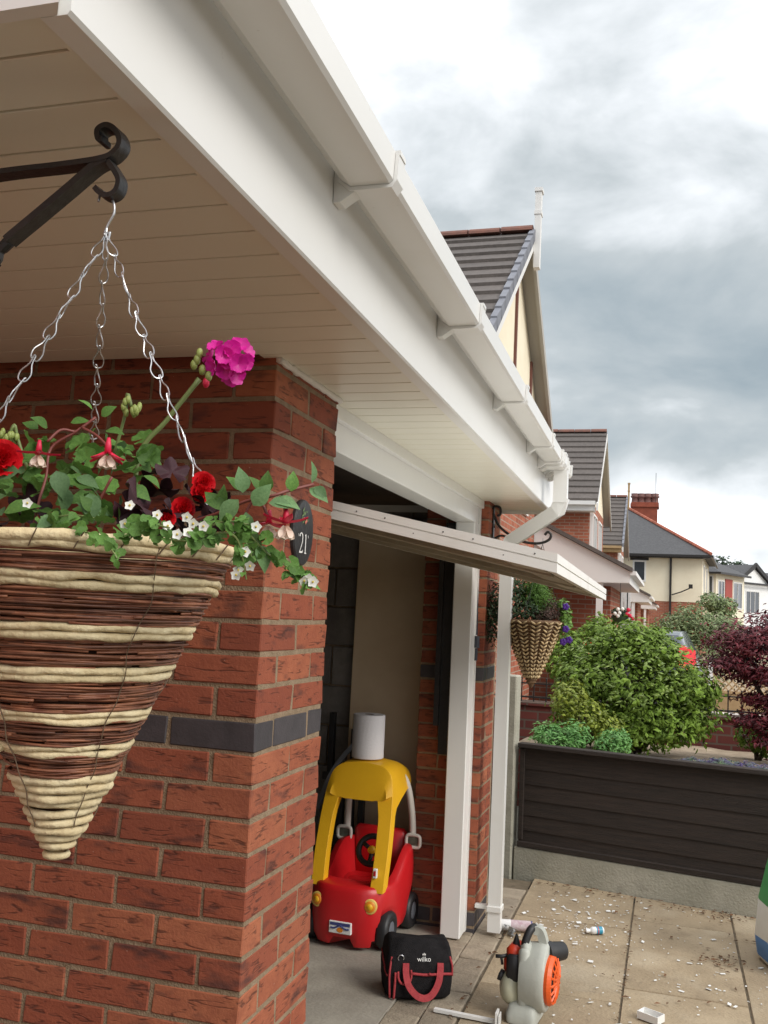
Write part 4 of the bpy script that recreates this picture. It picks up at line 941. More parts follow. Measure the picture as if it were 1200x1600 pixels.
# leaf blower
lb = thing('leaf_blower', 'grey and orange petrol leaf blower standing upright on the paving', 'leaf blower', (-.495, 3.985, .002), rz=R(-6)); lb.scale = (.92, .92, .94)
RX = Matrix.Rotation(math.pi / 2, 4, 'Y')
q = MB(); cz = .165
rings = []
for x, r_ in ((-.042, .100), (-.038, .118), (-.02, .124), (.035, .132), (.062, .130), (.070, .122), (.072, .095)):
    rg = []
    for k in range(48):
        a = k * 2 * math.pi / 48; e = 1 + .10 * max(0, math.cos(a - R(60))) ** 3; rg.append(V((x, r_ * .80 * e * math.cos(a), cz + r_ * 1.0 * e * math.sin(a))))
    rings.append(rg)
q.loft(rings); fixn(shade(q.obj('fan_housing', GRYP, lb, local=True), 45))
q = MB(); q.cbox(-.046, .0, -.075, .06, .05, .29, .012); shade(q.obj('spine', GRYP, lb, local=True), 50)
q = MB(); q.loft([rrect(.13, .20, 0, r=.35), rrect(.135, .205, .03, r=.35), rrect(.12, .17, .062, r=.4), rrect(.09, .10, .08, r=.5)])
for i, p in enumerate(q.v): q.v[i] = (p[0] - .025, p[1], p[2])
shade(q.obj('foot', GRYP, lb, local=True), 50)
q = MB(); q.lathe([(.094, .070), (.096, .082), (.090, .094), (.070, .101), (.03, .1035)], 40, M=Matrix.Translation((0, 0, cz)) @ RX @ Matrix.Identity(4)); fixn(shade(q.obj('intake_cover', RUB, lb, local=True), 40))
gq = MB(); MG = Matrix.Translation((0, 0, cz)) @ RX
gq.lathe([(.097, .068), (.100, .084), (.092, .099), (.084, .101), (.086, .092), (.092, .08)], 40, M=MG)
gq.lathe([(.062, .104), (.062, .108), (.054, .109), (.054, .105)], 32, M=MG); gq.lathe([(.001, .112), (.03, .112), (.032, .106)], 24, M=MG)
for k in range(16):
    a = k * 2 * math.pi / 16; gq.tube([MG @ V((.028 * math.cos(a), .028 * math.sin(a), .109)), MG @ V((.058 * math.cos(a), .058 * math.sin(a), .107)), MG @ V((.088 * math.cos(a), .088 * math.sin(a), .099))], .0052, 5)
fixn(gq.obj('intake_grille', ORG, lb, local=True))
q = MB(); q.cbox(-.100, -.045, -.065, .04, .145, .255, .010); shade(q.obj('air_filter_cover', RUB, lb, local=True), 50)
q = MB(); q.cbox(-.108, -.05, -.045, .07, .200, .285, .016); q.cbox(-.122, -.07, -.03, .06, .165, .235, .014); shade(q.obj('engine_cover', ORR, lb, local=True), 50)
q = MB(); q.ball((-.083, .0, .115), .055, .085, .075, 20); q.obj('fuel_tank', TANK, lb, True, local=True)
q = MB(); q.lathe([(.001, -.01), (.022, -.01), (.024, .008), (.001, .012)], 20, M=Matrix.Translation((-.128, -.03, .158)) @ Matrix.Rotation(R(-70), 4, 'Y')); q.obj('fuel_cap', RUB, lb, True, local=True)
q = MB(); q.tube([(-.148, -.055, .238), (-.122, -.045, .238), (-.100, -.03, .243)], .008, 8); q.tube([(-.126, -.046, .238), (-.122, -.04, .205)], .006, 8); q.obj('pull_handle', RUB, lb, True, local=True)
q = MB(); q.lathe([(.018, 0), (.014, .02), (.004, .05)], 12, c=(-.073, .0, .275)); q.obj('filter_knob', RUB, lb, True, local=True)
tubeobj([(-.028, -.035, .27), (-.026, -.03, .31), (-.012, -.01, .352), (.0, .02, .358)], .017, RUB, 'grip', lb, 10)
q = MB(); q.tube(bez([(.0, .015, .352), (.026, .02, .345), (.042, .02, .305), (.046, .02, .268)], 5), 0, sq=(.034, .04), up=(0, 1, 0)); q.obj('handle_loop', GRYP, lb, local=True)
q = MB(); q.cbox(-.044, .0, -.06, .02, .245, .31, .016); shade(q.obj('handle_base', GRYP, lb, local=True), 50)
q = MB(); D_ = V((.55, .80, -.05)).normalized(); q.tube([V((.05, .02, .262)) + D_ * t for t in (0, .03, .032, .06, .085, .10)], [.044, .045, .040, .040, .038, .037], 18); shade(q.obj('outlet_tube', RUB, lb, local=True), 40)

# small things on the ground
q = MB(); a, b = V((-.86, 3.885, .012)), V((-.607, 3.868, .012)); q.tube([a, b], 0, sq=(.020, .012), up=(0, 0, 1)); q.box(-.612, -.604, 3.835, 3.885, .003, .055); q.box(-.60, -.596, 3.835, 3.885, .003, .045)
tag(q.obj('trim_offcut', PVC), 'white plastic trim strip lying on the paving below the tool bag', 'trim')
q = MB(); Mx = Matrix.Translation((-.325, 5.13, .019)) @ Matrix.Rotation(R(-62), 4, 'Z') @ Matrix.Rotation(math.pi / 2, 4, 'X')
bo = link('glue_bottle', None); bo.location = (-.325, 5.13, .0); tag(bo, 'small white and blue plastic bottle lying on the concrete slabs', 'bottle')
q.lathe([(.001, -.036), (.016, -.036), (.018, -.033), (.018, .022), (.010, .033), (.008, .034), (.008, .04), (.010, .04), (.010, .056), (.001, .057)], 18, M=Mx); shade(q.obj('bottle_body', BOTW, bo), 40)
q = MB(); q.lathe([(.0184, -.028), (.0184, .004)], 18, M=Mx); q.obj('bottle_label', BOTB, bo)
q = MB(); q.lathe([(.0186, -.008), (.0186, -.003)], 18, M=Mx); q.obj('label_stripe', CRED, bo)
ca = link('sealant_cartridge', None); ca.location = (-.72, 5.0, 0); tag(ca, 'printed sealant cartridge lying at the foot of the white downpipe', 'cartridge')
Mx = Matrix.Translation((-.705, 5.0, .030)) @ Matrix.Rotation(R(12), 4, 'Z') @ Matrix.Rotation(math.pi / 2, 4, 'Y')
q = MB(); q.lathe([(.001, -.10), (.025, -.10), (.025, .075), (.022, .078), (.008, .079), (.006, .09), (.001, .09)], 20, M=Mx); shade(q.obj('barrel', CARTR, ca), 40)
q = MB(); q.lathe([(.0255, -.09), (.0255, -.03)], 20, M=Mx); q.obj('printed_band', BOTW, ca)
q = MB(); q.lathe([(.0257, .07), (.0257, .076)], 20, M=Mx); q.obj('rim', BLUEP, ca)
q = MB(); q.lathe([(.009, .085), (.011, .09), (.010, .115), (.004, .118)], 14, M=Mx); q.obj('cap', CRED, ca)
q = MB()
for k in range(5): q.tube(bez([V((-.735, 4.93, .02)) + rv(.02), V((-.72, 4.93, .03)) + rv(.03), V((-.70, 4.93, .02)) + rv(.025)], 4), 0, sq=(.018, .001), up=(.3, .4, .8))
tag(q.obj('crumpled_wrapper', mat('foil', (.45, .46, .47), rough=.3, metal=.6)), 'crumpled silver wrapper beside the base of the downpipe', 'wrapper')
q = MB()
for x0, x1, y0, y1, z0, z1 in ((-.045, .045, -.028, .028, 0, .003), (-.045, -.042, -.028, .028, .0031, .028), (.042, .045, -.028, .028, .0031, .028), (-.0419, .0419, -.028, -.025, .0031, .028), (-.0419, .0419, .025, .028, .0031, .028)): q.box(x0, x1, y0, y1, z0, z1)
wb = q.obj('small_tray', PVC); wb.location = (-.045, 4.15, .004); wb.rotation_euler = (0, 0, R(-28)); tag(wb, 'small open white plastic tray on the concrete near the bottom edge', 'tray')
q = MB(); q.tube(bez([at(745, 878, 4.86), at(746, 930, 4.86), at(745, 992, 4.86)], 5), .0045, 6); q.tube([at(745, 994, 4.86), at(744, 1012, 4.86)], [.014, .017], 10); q.tube([at(744, 1013, 4.86), at(743, 1032, 4.86)], .009, 8)
tag(q.obj('hanging_cable', mat('cable', (.035, .04, .055), rough=.5)), 'dark cable with a plug end hanging down the far brick pier', 'cable')
# sack
sk = thing('plastic_sack', 'full white plastic sack with green and blue print at the fence end', 'sack', (.70, 5.06, .003), rz=R(12))
rg = []
for i, (w_, d_, z) in enumerate(((.48, .34, 0), (.53, .38, .03), (.55, .40, .12), (.54, .40, .28), (.50, .36, .42), (.45, .28, .53), (.40, .16, .61), (.37, .06, .66))):
    r_ = rrect(w_, d_, z, 12, .5)
    for p in r_: nz = noise.noise(p * 9); p.x += .02 * nz * (1 if p.x > 0 else -1) + .02 * (z / .6); p.y += .02 * noise.noise(p * 11)
    rg.append(r_)
q = MB(); q.loft(rg)
me_o = q.obj('bag_skin', [SACKW, SACKG, SACKB], sk, local=True)
for p in me_o.data.polygons:
    c = p.center
    if .33 < c.z < .53: p.material_index = 1
    elif .04 < c.z < .10: p.material_index = 2
shade(me_o, 60)
# litter: chips of plastic and dry leaves
q = MB()
for k in range(420):
    x = random.gauss(-.45, .17) if k < 170 else random.uniform(-.7, .6); y = random.gauss(5.2, .28) if k < 170 else random.uniform(3.9, 5.8)
    if x < -.74 or y > fence_y(x) - .05 or y < 3.6: continue
    s_ = random.uniform(.0016, .0075) if k % 9 else .012; Mr = Matrix.Translation((x, y, .006)) @ Matrix.Rotation(random.uniform(0, 6), 4, 'Z') @ Matrix.Rotation(random.uniform(-.4, .4), 4, 'X')
    q.box(-s_, s_, -s_ * random.uniform(.2, .9), s_ * .4, -.001, .001, M=Mr)
o = q.obj('plastic_shavings', CHIP); o['kind'] = 'stuff'; tag(o, 'white plastic shavings scattered over the concrete slabs', 'shavings')
q = MB()
for k in range(420):
    if k < 140: x = random.uniform(-.75, .7); y = fence_y(x) - abs(random.gauss(0, .10)) - .02
    elif k < 200: x = random.gauss(.26, .06); y = random.gauss(4.95, .05)
    elif k < 260: x = random.gauss(.30, .08); y = fence_y(.3) - abs(random.gauss(.08, .06))
    elif k < 300: x = -.165 + random.gauss(0, .012); y = random.uniform(3.9, 5.6)
    elif k < 340: x = -.765 + random.gauss(0, .02); y = random.uniform(3.7, 5.4)
    else: x = random.uniform(-.7, .7); y = random.uniform(4, 5.8)
    if y > fence_y(x) - .01: continue
    s_ = random.uniform(.006, .020) if k % 3 else random.uniform(.003, .008); Mr = Matrix.Translation((x, y, .008)) @ Matrix.Rotation(random.uniform(0, 6), 4, 'Z') @ Matrix.Rotation(random.uniform(-.5, .5), 4, 'X')
    q.add([Mr @ V(p) for p in ((-s_, 0, 0), (0, -s_ * .35, .003), (s_, 0, .001), (0, s_ * .35, .004))], [(0, 1, 2, 3)])
o = q.obj('dry_leaves', DRY); o['kind'] = 'stuff'; tag(o, 'brown dry leaf litter along the fence foot and slab joints', 'leaf litter')

# ------------------------------------------------------------------ fence
fe = thing('fence', 'low dark brown timber fence on grey concrete gravel boards across the driveway', 'fence', (-.9, 6.1, 0))
FD = V((1, -.205, 0)).normalized(); FN = V((.205, 1, 0)).normalized()
MF = Matrix(((FD.x, FN.x, 0, -.90), (FD.y, FN.y, 0, fence_y(-.90)), (0, 0, 1, 0), (0, 0, 0, 1)))
def fb(nm, x0, x1, y0, y1, z0, z1, m_, c=.003): q = MB(); q.cbox(x0, x1, y0, y1, z0, z1, c, .001, M=MF); return q.obj(nm, m_, fe)
for p in range(2):
    x0, x1 = p * 1.94 + .03, p * 1.94 + 1.84
    fb('gravel_board', x0 - .02, x1 + .02, .004, .054, -.05, .165, CONC, .005)
    zt_ = .757; k = 0
    while zt_ > .2:
        q = MB(); z1, z0 = zt_, zt_ - .125
        rg = []
        for x in [x0 + (x1 - x0) * i / 10 for i in range(11)]:
            wv = .004 * noise.noise((x * 2.5, k * 3.1, p * 5)); rg.append([MF @ V(c_) for c_ in ((x, .0235, z0 + wv), (x, .030, z1 + wv), (x, .038, z1 + wv), (x, .034, z0 + wv))])
        q.loft(rg); fixn(q.obj('fence_board', FENCE, fe)); zt_ -= .092; k += 1
    fb('capping', x0 - .01, x1 + .01, -.012, .055, .760, .788, FENCE); fb('bottom_rail', x0, x1, .0, .045, .168, .20, FENCE)
    for e in (x0, x1 - .03): fb('batten', e, e + .03, .008, .0225, .21, .755, FENCE)
for x, h_ in ((-.045, 1.195), (1.885, .98), (3.83, .98)):
    q = MB(); q.cbox(x - .045, x + .045, -.01, .075, -.05, h_, .008, M=MF); po = q.obj('concrete_post', CONC, fe)
    
# ------------------------------------------------------------------ shrubs
def crown(name, parent, blobs, n, size, mt, up=.5, flat=0, seed=1, shell=.55, lump=.18, asp=.55):
    rnd = random.Random(seed); q = MB(); tot = sum((b[1][0] * b[1][1] * b[1][2]) ** (2 / 3) for b in blobs)
    vs, fs = [], []
    for c, r_ in blobs:
        for i in range(int(n * (r_[0] * r_[1] * r_[2]) ** (2 / 3) / tot)):
            d = V((rnd.gauss(0, 1), rnd.gauss(0, 1), rnd.gauss(0, 1))).normalized()
            s_ = (shell + (1 - shell) * rnd.random() ** .6) * (1 + lump * noise.noise(d * 2.6 + V((seed, c[0] * 3, 0))) + lump * .7 * noise.noise(d * 6 + V((c[1], seed, 0))))
            p = V(c) + V((d.x * r_[0], d.y * r_[1], d.z * r_[2])) * s_
            nm = (d + V((0, 0, up)) + V((rnd.uniform(-.8, .8), rnd.uniform(-.8, .8), rnd.uniform(-.8, .8)))).normalized()
            a = nm.orthogonal().normalized(); b = nm.cross(a); t = rnd.uniform(0, 6.28); u = a * math.cos(t) + b * math.sin(t); v_ = nm.cross(u)
            L_ = size * rnd.uniform(.5, 1.45); w_ = L_ * asp; o = len(vs)
            vs += [p - u * L_ * .5, p + v_ * w_ * .5 - nm * L_ * .02, p + u * L_ * .5 - nm * L_ * .12, p - v_ * w_ * .5 - nm * L_ * .02, p + nm * L_ * .08]
            fs += [(o, o + 1, o + 4), (o + 1, o + 2, o + 4), (o + 2, o + 3, o + 4), (o + 3, o, o + 4)]
    q.add(vs, fs); ob = q.obj(name, mt, parent); ob['kind'] = 'stuff'; return ob
def trunk(parent, base, tips, r0, nm='trunk', mt=BARK):
    q = MB(); b = V(base)
    for t in tips:
        t = V(t); m1 = b.lerp(t, .35) + V((random.uniform(-.04, .04), random.uniform(-.04, .04), .03)); P_ = bez([b, m1, b.lerp(t, .7), t], 4); k = len(P_)
        q.tube(P_, [r0 * (1 - .8 * i / (k - 1)) for i in range(k)], 7)
    return q.obj(nm, mt, parent, True)
def shrub(name, label, base, blobs, n, size, mt, cat='shrub', group=None, r0=.02, **k):
    t = thing(name, label, cat, base, group); trunk(t, base, [V(b[0]) + V((0, 0, b[1][2] * .3)) for b in blobs], r0, 'stem'); crown('crown', t, blobs, n, size, mt, **k); return t
A7 = lambda x, y, Y=7: tuple(at(x, y, Y))
gs = shrub('garden_shrub', 'large rounded glossy dark green shrub rising behind the low fence', (-.20, 7.0, .68), [(A7(985, 1085), (.36, .34, .34)), (A7(915, 1060), (.22, .26, .20)), (A7(905, 1110, 7.1), (.2, .25, .22)), (A7(1065, 1075), (.22, .28, .20)), (A7(1000, 1010), (.22, .24, .17)), (A7(950, 1005, 7.1), (.16, .2, .13)), (A7(1038, 1024), (.13, .2, .11)), (A7(1085, 1120), (.17, .22, .16)), (A7(1030, 1140, 6.85), (.26, .24, .14)), (A7(960, 1140, 6.85), (.24, .2, .14)), (A7(1105, 1085), (.10, .15, .08)), (A7(890, 1015, 7.2), (.11, .15, .12)), (A7(985, 985), (.10, .12, .07)), (A7(1025, 992, 7.1), (.09, .12, .07)), (A7(930, 985, 7.2), (.07, .1, .06)), (A7(1072, 1062), (.12, .15, .08))], 12500, .047, BUSH, seed=3, up=.75, shell=.42, lump=.62, r0=.03, asp=.5)
crown('young_shoots', gs, [(A7(985, 1060, 6.85), (.40, .26, .36)), (A7(1020, 1025), (.16, .2, .14)), (A7(920, 1050), (.22, .2, .22)), (A7(1070, 1090), (.2, .2, .2))], 1500, .04, mat('shoot_leaf', (.22, .30, .06), (.15, .23, .045), 12, rough=.4, island=.35, trans=.2), seed=4, up=1.4, shell=.85, lump=.3, asp=.4)
shrub('euonymus', 'yellow green variegated shrub leaning in front of the large dark shrub', (-.55, 6.62, .7), [((-.62, 6.6, 1.03), (.13, .14, .13)), ((-.52, 6.58, .93), (.16, .14, .12)), ((-.38, 6.58, .86), (.13, .12, .10))], 1500, .036, BUSHY, seed=5, lump=.3)
G2 = 'euphorbia clumps behind the fence'
shrub('euphorbia', 'wider of the two bright green euphorbia clumps, nearest the concrete post', (-.66, 6.35, .72), [((-.68, 6.33, .79), (.155, .13, .085)), ((-.58, 6.33, .82), (.12, .11, .10)), ((-.74, 6.36, .82), (.10, .1, .08))], 1500, .034, EUPH, 'plant', G2, .008, seed=8, up=1.2, lump=.3, asp=.4)
shrub('euphorbia', 'narrower of the two bright green euphorbia clumps, below the dark shrub', (-.33, 6.3, .72), [((-.33, 6.28, .79), (.115, .11, .095)), ((-.30, 6.28, .83), (.08, .08, .07))], 800, .034, EUPH, 'plant', G2, .008, seed=9, up=1.2, lump=.3, asp=.4)
ac = thing('acer_tree', 'dark red purple acer with drooping layered foliage at the garden edge', 'tree', (.82, 7.15, .62))
trunk(ac, (.82, 7.15, .6), [(.5, 7.1, 1.35), (.9, 7.1, 1.6), (.45, 7.1, 1.0), (1.2, 7.2, 1.4), (.7, 7.2, 1.55)], .035)
crown('crown', ac, [((.52, 7.1, 1.46), (.30, .28, .15)), ((.40, 7.1, 1.31), (.22, .24, .07)), ((.80, 7.1, 1.56), (.34, .3, .16)), ((.60, 7.1, 1.24), (.26, .26, .08)), ((.85, 7.0, 1.28), (.30, .3, .12)), ((.62, 7.05, 1.08), (.20, .2, .06)), ((.56, 7.05, .94), (.17, .2, .06)), ((.80, 7.0, 1.02), (.24, .26, .12)), ((.74, 7.0, .84), (.22, .22, .11)), ((1.2, 7.1, 1.4), (.4, .3, .3)), ((1.15, 7.1, 1.0), (.4, .3, .3))], 22000, .043, ACER, seed=12, up=1.0, shell=.1, lump=.65, asp=.36)
A18 = lambda x, y: tuple(at(x, y, 18))
shrub('pale_shrub', 'pale sage green feathery shrub behind the large dark shrub', (.3, 18, .02), [(A18(1062, 985), (.38, .4, .36)), (A18(1100, 985), (.42, .4, .34)), (A18(1080, 965), (.34, .35, .26)), (A18(1045, 990), (.3, .4, .3)), (A18(1125, 990), (.4, .4, .3)), (A18(1085, 1030), (.7, .5, .5)), (A18(1140, 985), (.3, .4, .25))], 6000, .085, PALE, seed=14, up=.6, lump=.35, asp=.35)
shrub('conifer_shrub', 'rounded mid green shrub against the neighbour wall behind the dark shrub', (-.95, 9.2, .3), [((-.75, 9.3, 1.32), (.16, .2, .20)), ((-.95, 9.3, 1.2), (.2, .2, .22)), ((-.62, 9.2, 1.5), (.13, .15, .13))], 1600, .05, BUSH, seed=15, lump=.3)
shrub('flowering_bush', 'cream flecked bush growing against the far cream house', (1.45, 32, .1), [((1.25, 32, 2.30), (.42, .4, .30)), ((1.65, 32, 2.15), (.4, .4, .32)), ((1.45, 32, 1.5), (.6, .5, .7))], 1800, .12, PALE, seed=17, lump=.3)
shrub('box_bush', 'small dark green bush under the acer by the low wall', (.62, 7.55, .6), [((.58, 7.5, .80), (.12, .12, .13)), ((.68, 7.5, .74), (.10, .1, .10))], 900, .035, BUSH, seed=18)
lv_ = thing('lavender', 'low purple and green lavender edging along the top of the fence', 'plant', (.42, 6.3, .68))
crown('foliage', lv_, [((.30, 6.28, .72), (.11, .09, .05)), ((.44, 6.22, .71), (.13, .09, .06)), ((.60, 6.15, .71), (.14, .1, .06)), ((.14, 6.36, .715), (.09, .08, .03)), ((.78, 6.1, .71), (.15, .1, .06))], 5200, .03, LAV, seed=20, up=1.5, lump=.4, asp=.25)
# garden wall with iron railings
gw = thing('garden_wall', 'low dark brick garden wall topped with black iron railings behind the shrubs', 'wall', (-1.2, 8.5, .4))
q = MB(); q.box(-1.5, 3.4, 8.5, 8.72, -.1, .80); q.box(-1.52, 3.42, 8.48, 8.74, .80, .825); q.obj('brickwork', WBRD, gw)
q = MB(); q.box(-1.5, 3.4, 8.60, 8.615, .855, .87); q.box(-1.5, 3.4, 8.60, 8.615, .975, .987); q.obj('rail', BLACK, gw)
bal = MB(); bal.box(-.005, .005, -.005, .005, .825, 1.02); bal.ball((0, 0, 1.025), .009, n=6); bme = bal.mesh('baluster'); bme.materials.append(BLACK)
for k in range(45): link('baluster', bme, gw, mw=Matrix.Translation((-1.45 + k * .107, 8.6075, 0)))
# trellis fence on the next plot
tr = thing('trellis_fence', 'tan timber fence with lattice top beyond the garden wall', 'fence', (.4, 12, 0))
q = MB(); q.box(.50, 2.6, 12, 12.03, .02, .80); q.obj('fence_board', TANW, tr)
q = MB(); q.box(.44, .49, 11.98, 12.04, .02, 1.13); q.obj('post', HWHITE, tr)
for nm, z in (('trellis_rail', 1.12), ('trellis_rail', .80)):
    q = MB(); n = 16; q.tube([(.5 + 2.1 * k / n, 12.0, z - (.06 * math.sin(math.pi * min(1, (k / n) * 2.1)) if z > 1 else 0)) for k in range(n + 1)], 0, sq=(.03, .03), up=(0, 1, 0)); q.obj(nm, TANW, tr)
for k in range(26):
    x = .52 + k * .075
    for s_ in (-1, 1):
        q = MB(); q.tube([(x, 12 + .006 * s_, .81), (x + s_ * .27 * .9, 12 + .006 * s_, 1.08)], 0, sq=(.016, .008), up=(0, 1, 0)); q.obj('lattice_strip', TANW, tr)
q = MB(); q.box(.2, 5, 10.6, 11.6, .0, .56); q.box(.15, 5, 10.55, 11.62, .56, .60); tag(q.obj('low_wall', mat('pale_stone', (.62, .58, .54), rough=.9)), 'pale low wall beyond the iron railings', 'wall')

# parked car: only its tail shows over the shrub
cr_ = thing('parked_car', 'dark grey car with a red tail light, half hidden behind the shrub', 'car', (-.35, 15.5, .02), rz=R(-4))
def car_ring(y, w_, zb, zs, zt_, tw): return [V((x, y, z)) for x, z in ((-w_ * .92, zb), (-w_, zb + .12), (-w_, zs - .1), (-w_ * .95, zs), (-tw, zt_), (tw, zt_), (w_ * .95, zs), (w_, zs - .1), (w_, zb + .12), (w_ * .92, zb))]
q = MB(); q.loft([car_ring(y, *a) for y, a in ((-1.5, (.70, .35, .85, .95, .6)), (-1.45, (.80, .25, .92, 1.15, .58)), (-1.25, (.83, .22, .95, 1.38, .56)), (-.8, (.85, .22, .95, 1.43, .58)), (.3, (.86, .22, .95, 1.43, .58)), (.9, (.86, .22, .94, 1.1, .6)), (1.6, (.84, .22, .86, .92, .62)), (2.2, (.78, .25, .70, .74, .6)), (2.35, (.68, .32, .6, .62, .5)))]); fixn(shade(q.obj('body', CARP, cr_, local=True), 30))
q = MB(); q.add([(-.50, -1.475, .99), (.50, -1.475, .99), (.47, -1.29, 1.38), (-.47, -1.29, 1.38)], [(0, 1, 2, 3)]); q.obj('rear_window', GLASS, cr_, local=True)
for s_ in (-1, 1):
    q = MB(); q.loft([[V((s_ * x, y, z)) for x, y, z in r_] for r_ in ([(.56, -1.47, 1.02), (.80, -1.40, .98), (.78, -1.32, 1.18), (.58, -1.40, 1.26)], [(.57, -1.50, 1.02), (.815, -1.43, .98), (.795, -1.35, 1.18), (.59, -1.43, 1.26)])]); fixn(q.obj('tail_light', TAILR, cr_, local=True))
    q = MB(); q.loft([[V((s_ * x, y, z)) for x, y, z in r_] for r_ in ([(.57, -1.48, .93), (.80, -1.42, .90), (.80, -1.40, .97), (.56, -1.47, 1.01)], [(.58, -1.505, .93), (.82, -1.44, .90), (.82, -1.43, .97), (.57, -1.50, 1.01)])]); fixn(q.obj('indicator_light', TAILO, cr_, local=True))
    for wy in (-.95, 1.45):
        M_ = Matrix.Translation((s_ * .78, wy, .30)) @ Matrix.Rotation(math.pi / 2, 4, 'Y'); q = MB(); q.lathe([(.001, -.09), (.2, -.09), (.29, -.08), (.30, 0), (.29, .08), (.2, .09), (.001, .09)], 24, M=M_); wo = q.obj('wheel', RUB, cr_, True, local=True)
q = MB(); q.cbox(-.78, .78, -1.60, -1.45, .32, .60, .03); q.obj('bumper', CARP, cr_, local=True)

# ------------------------------------------------------------------ second basket on the far pier
b2 = thing('basket_bracket', 'thin black curled bracket on the far brick pier below the eaves', 'bracket', (XF, 5.0, 2.1))
Q5 = lambda x, y: at(x, y, 5.0)
q = MB(); q.tube(bez([Q5(772, 825), Q5(768, 805), Q5(772, 792), Q5(781, 793), Q5(782, 803), Q5(777, 806)], 5), .007, 7); q.tube(bez([Q5(770, 800), Q5(780, 822), Q5(800, 838), Q5(820, 847), Q5(842, 849), Q5(857, 844), Q5(861, 836), Q5(856, 831), Q5(851, 836)], 5), .007, 7); q.tube(bez([Q5(772, 842), Q5(782, 837), Q5(793, 840), Q5(802, 848)], 5), .006, 7); q.obj('scroll', BLACK, b2, True)
q = MB(); q.cbox(XF + .001, XF + .009, 4.985, 5.015, 1.80, 2.13, .002); q.obj('wall_plate', BLACK, b2)
bx2, by2, bz2 = -.672, 5.0, 1.548
k2 = thing('hanging_basket', 'smaller herringbone woven cone basket hanging at the far pier', 'hanging basket', (bx2, by2, 1.215))
prof = [(.148, 0), (.150, -.008), (.112, -.10), (.068, -.20), (.032, -.285), (.012, -.335), (.004, -.345)]
def r2(z): 
    for (a, b), (c, d) in zip(prof[1:], prof[2:]):
        if d <= z <= b: return a + (c - a) * (b - z) / (b - d)
    return .01
q = MB(); q.lathe([(.14, 0)] + prof, 40, (bx2, by2, bz2)); 
for k in range(24): z = -.012 - k * .0132; q.tube([(bx2 + (r2(z) + .001) * math.cos(a), by2 + (r2(z) + .001) * math.sin(a), bz2 + z) for a in [i * 2 * math.pi / 36 for i in range(36)]], .0052, 6, True)
q.obj('woven_cone', WEAVE1, k2, True)
q = MB()
for c_ in range(14):
    a0 = c_ * 2 * math.pi / 14
    for r_ in range(15):
        z = -.016 - r_ * .0195; rr_ = r2(z)
        for s_ in (-1, 1):
            da = .19 * s_; pts = []
            for i in range(5):
                t = i / 4; zz_ = z + .016 * t - .006; pts.append((bx2 + (r2(zz_) + .0075 + .003 * math.sin(math.pi * t)) * math.cos(a0 + da * t), by2 + (r2(zz_) + .0075 + .003 * math.sin(math.pi * t)) * math.sin(a0 + da * t), bz2 + zz_))
            q.tube(pts, [.0022, .0048, .005, .004, .0015], 5)
o = q.obj('herringbone_straw', WEAVE2, k2, True); o['kind'] = 'stuff'
hk = Q5(848, 850); 
for a in (.3, 2.4, 4.5): q = MB(); q.tube([hk, (bx2 + .14 * math.cos(a), by2 + .14 * math.sin(a), bz2)], .0012, 5); q.obj('chain', BLACK, k2)
q = MB(); q.tube([hk + V((0, 0, .03)), hk], .002, 5); q.obj('wire_hook', STEEL, k2)
G3 = 'plants in the smaller woven basket'
t = thing('trailing_plant', 'dark silvery foliage trailing from the house side of the woven basket', 'foliage plant', (bx2 - .08, by2, bz2), G3)
crown('foliage', t, [((bx2 - .14, by2 - .02, bz2 + .075), (.13, .10, .12)), ((bx2 - .19, by2 - .03, bz2 - .02), (.08, .07, .11)), ((bx2 - .03, by2 - .04, bz2 + .04), (.09, .08, .07)), ((bx2 - .10, by2, bz2 + .16), (.07, .07, .06))], 2600, .026, DARKL, seed=31, up=.2, lump=.4, asp=.3)
t = thing('conifer', 'bright feathery green plant in the middle of the woven basket', 'foliage plant', (bx2 + .02, by2, bz2), G3)
crown('foliage', t, [((bx2 + .02, by2, bz2 + .10), (.09, .09, .085)), ((bx2 + .0, by2, bz2 + .16), (.075, .07, .07))], 3200, .022, mat('feathery_green', (.12, .24, .035), (.08, .18, .03), 10, rough=.6, island=.3, trans=.2), seed=32, up=.6, lump=.3, asp=.16, shell=.3)
t = thing('heather', 'purple brown heather at the street side of the woven basket', 'foliage plant', (bx2 + .09, by2, bz2), G3)
crown('foliage', t, [((bx2 + .09, by2 - .01, bz2 + .05), (.06, .06, .06)), ((bx2 + .06, by2 - .05, bz2 + .03), (.06, .05, .04))], 1100, .02, mat('heather_leaf', (.09, .035, .03), (.06, .05, .03), 10, rough=.7, island=.4), seed=33, up=1, lump=.4, asp=.2)
t = thing('pansy', 'violet pansies trailing over the street side of the woven basket', 'flower plant', (bx2 + .14, by2, bz2), G3)
crown('foliage', t, [((bx2 + .165, by2, bz2 + .0), (.035, .05, .09)), ((bx2 + .15, by2, bz2 + .08), (.03, .04, .04))], 330, .026, mat('pansy_leaf', (.15, .28, .05), rough=.5, island=.3, trans=.2), seed=34, up=.3)
for (x, y) in ((884, 983), (880, 1003), (884, 948), (889, 1000)):
    c = at(x, y, 4.93); h = link('bloom', None, t, mw=Matrix.Translation(c)); q = MB()
    for i in range(5): a = i * 1.257; q.ball(c + V((.009 * math.cos(a), -.002, .009 * math.sin(a))), .010, .003, .010, 8)
    q.obj('petals', VIO, h, True)

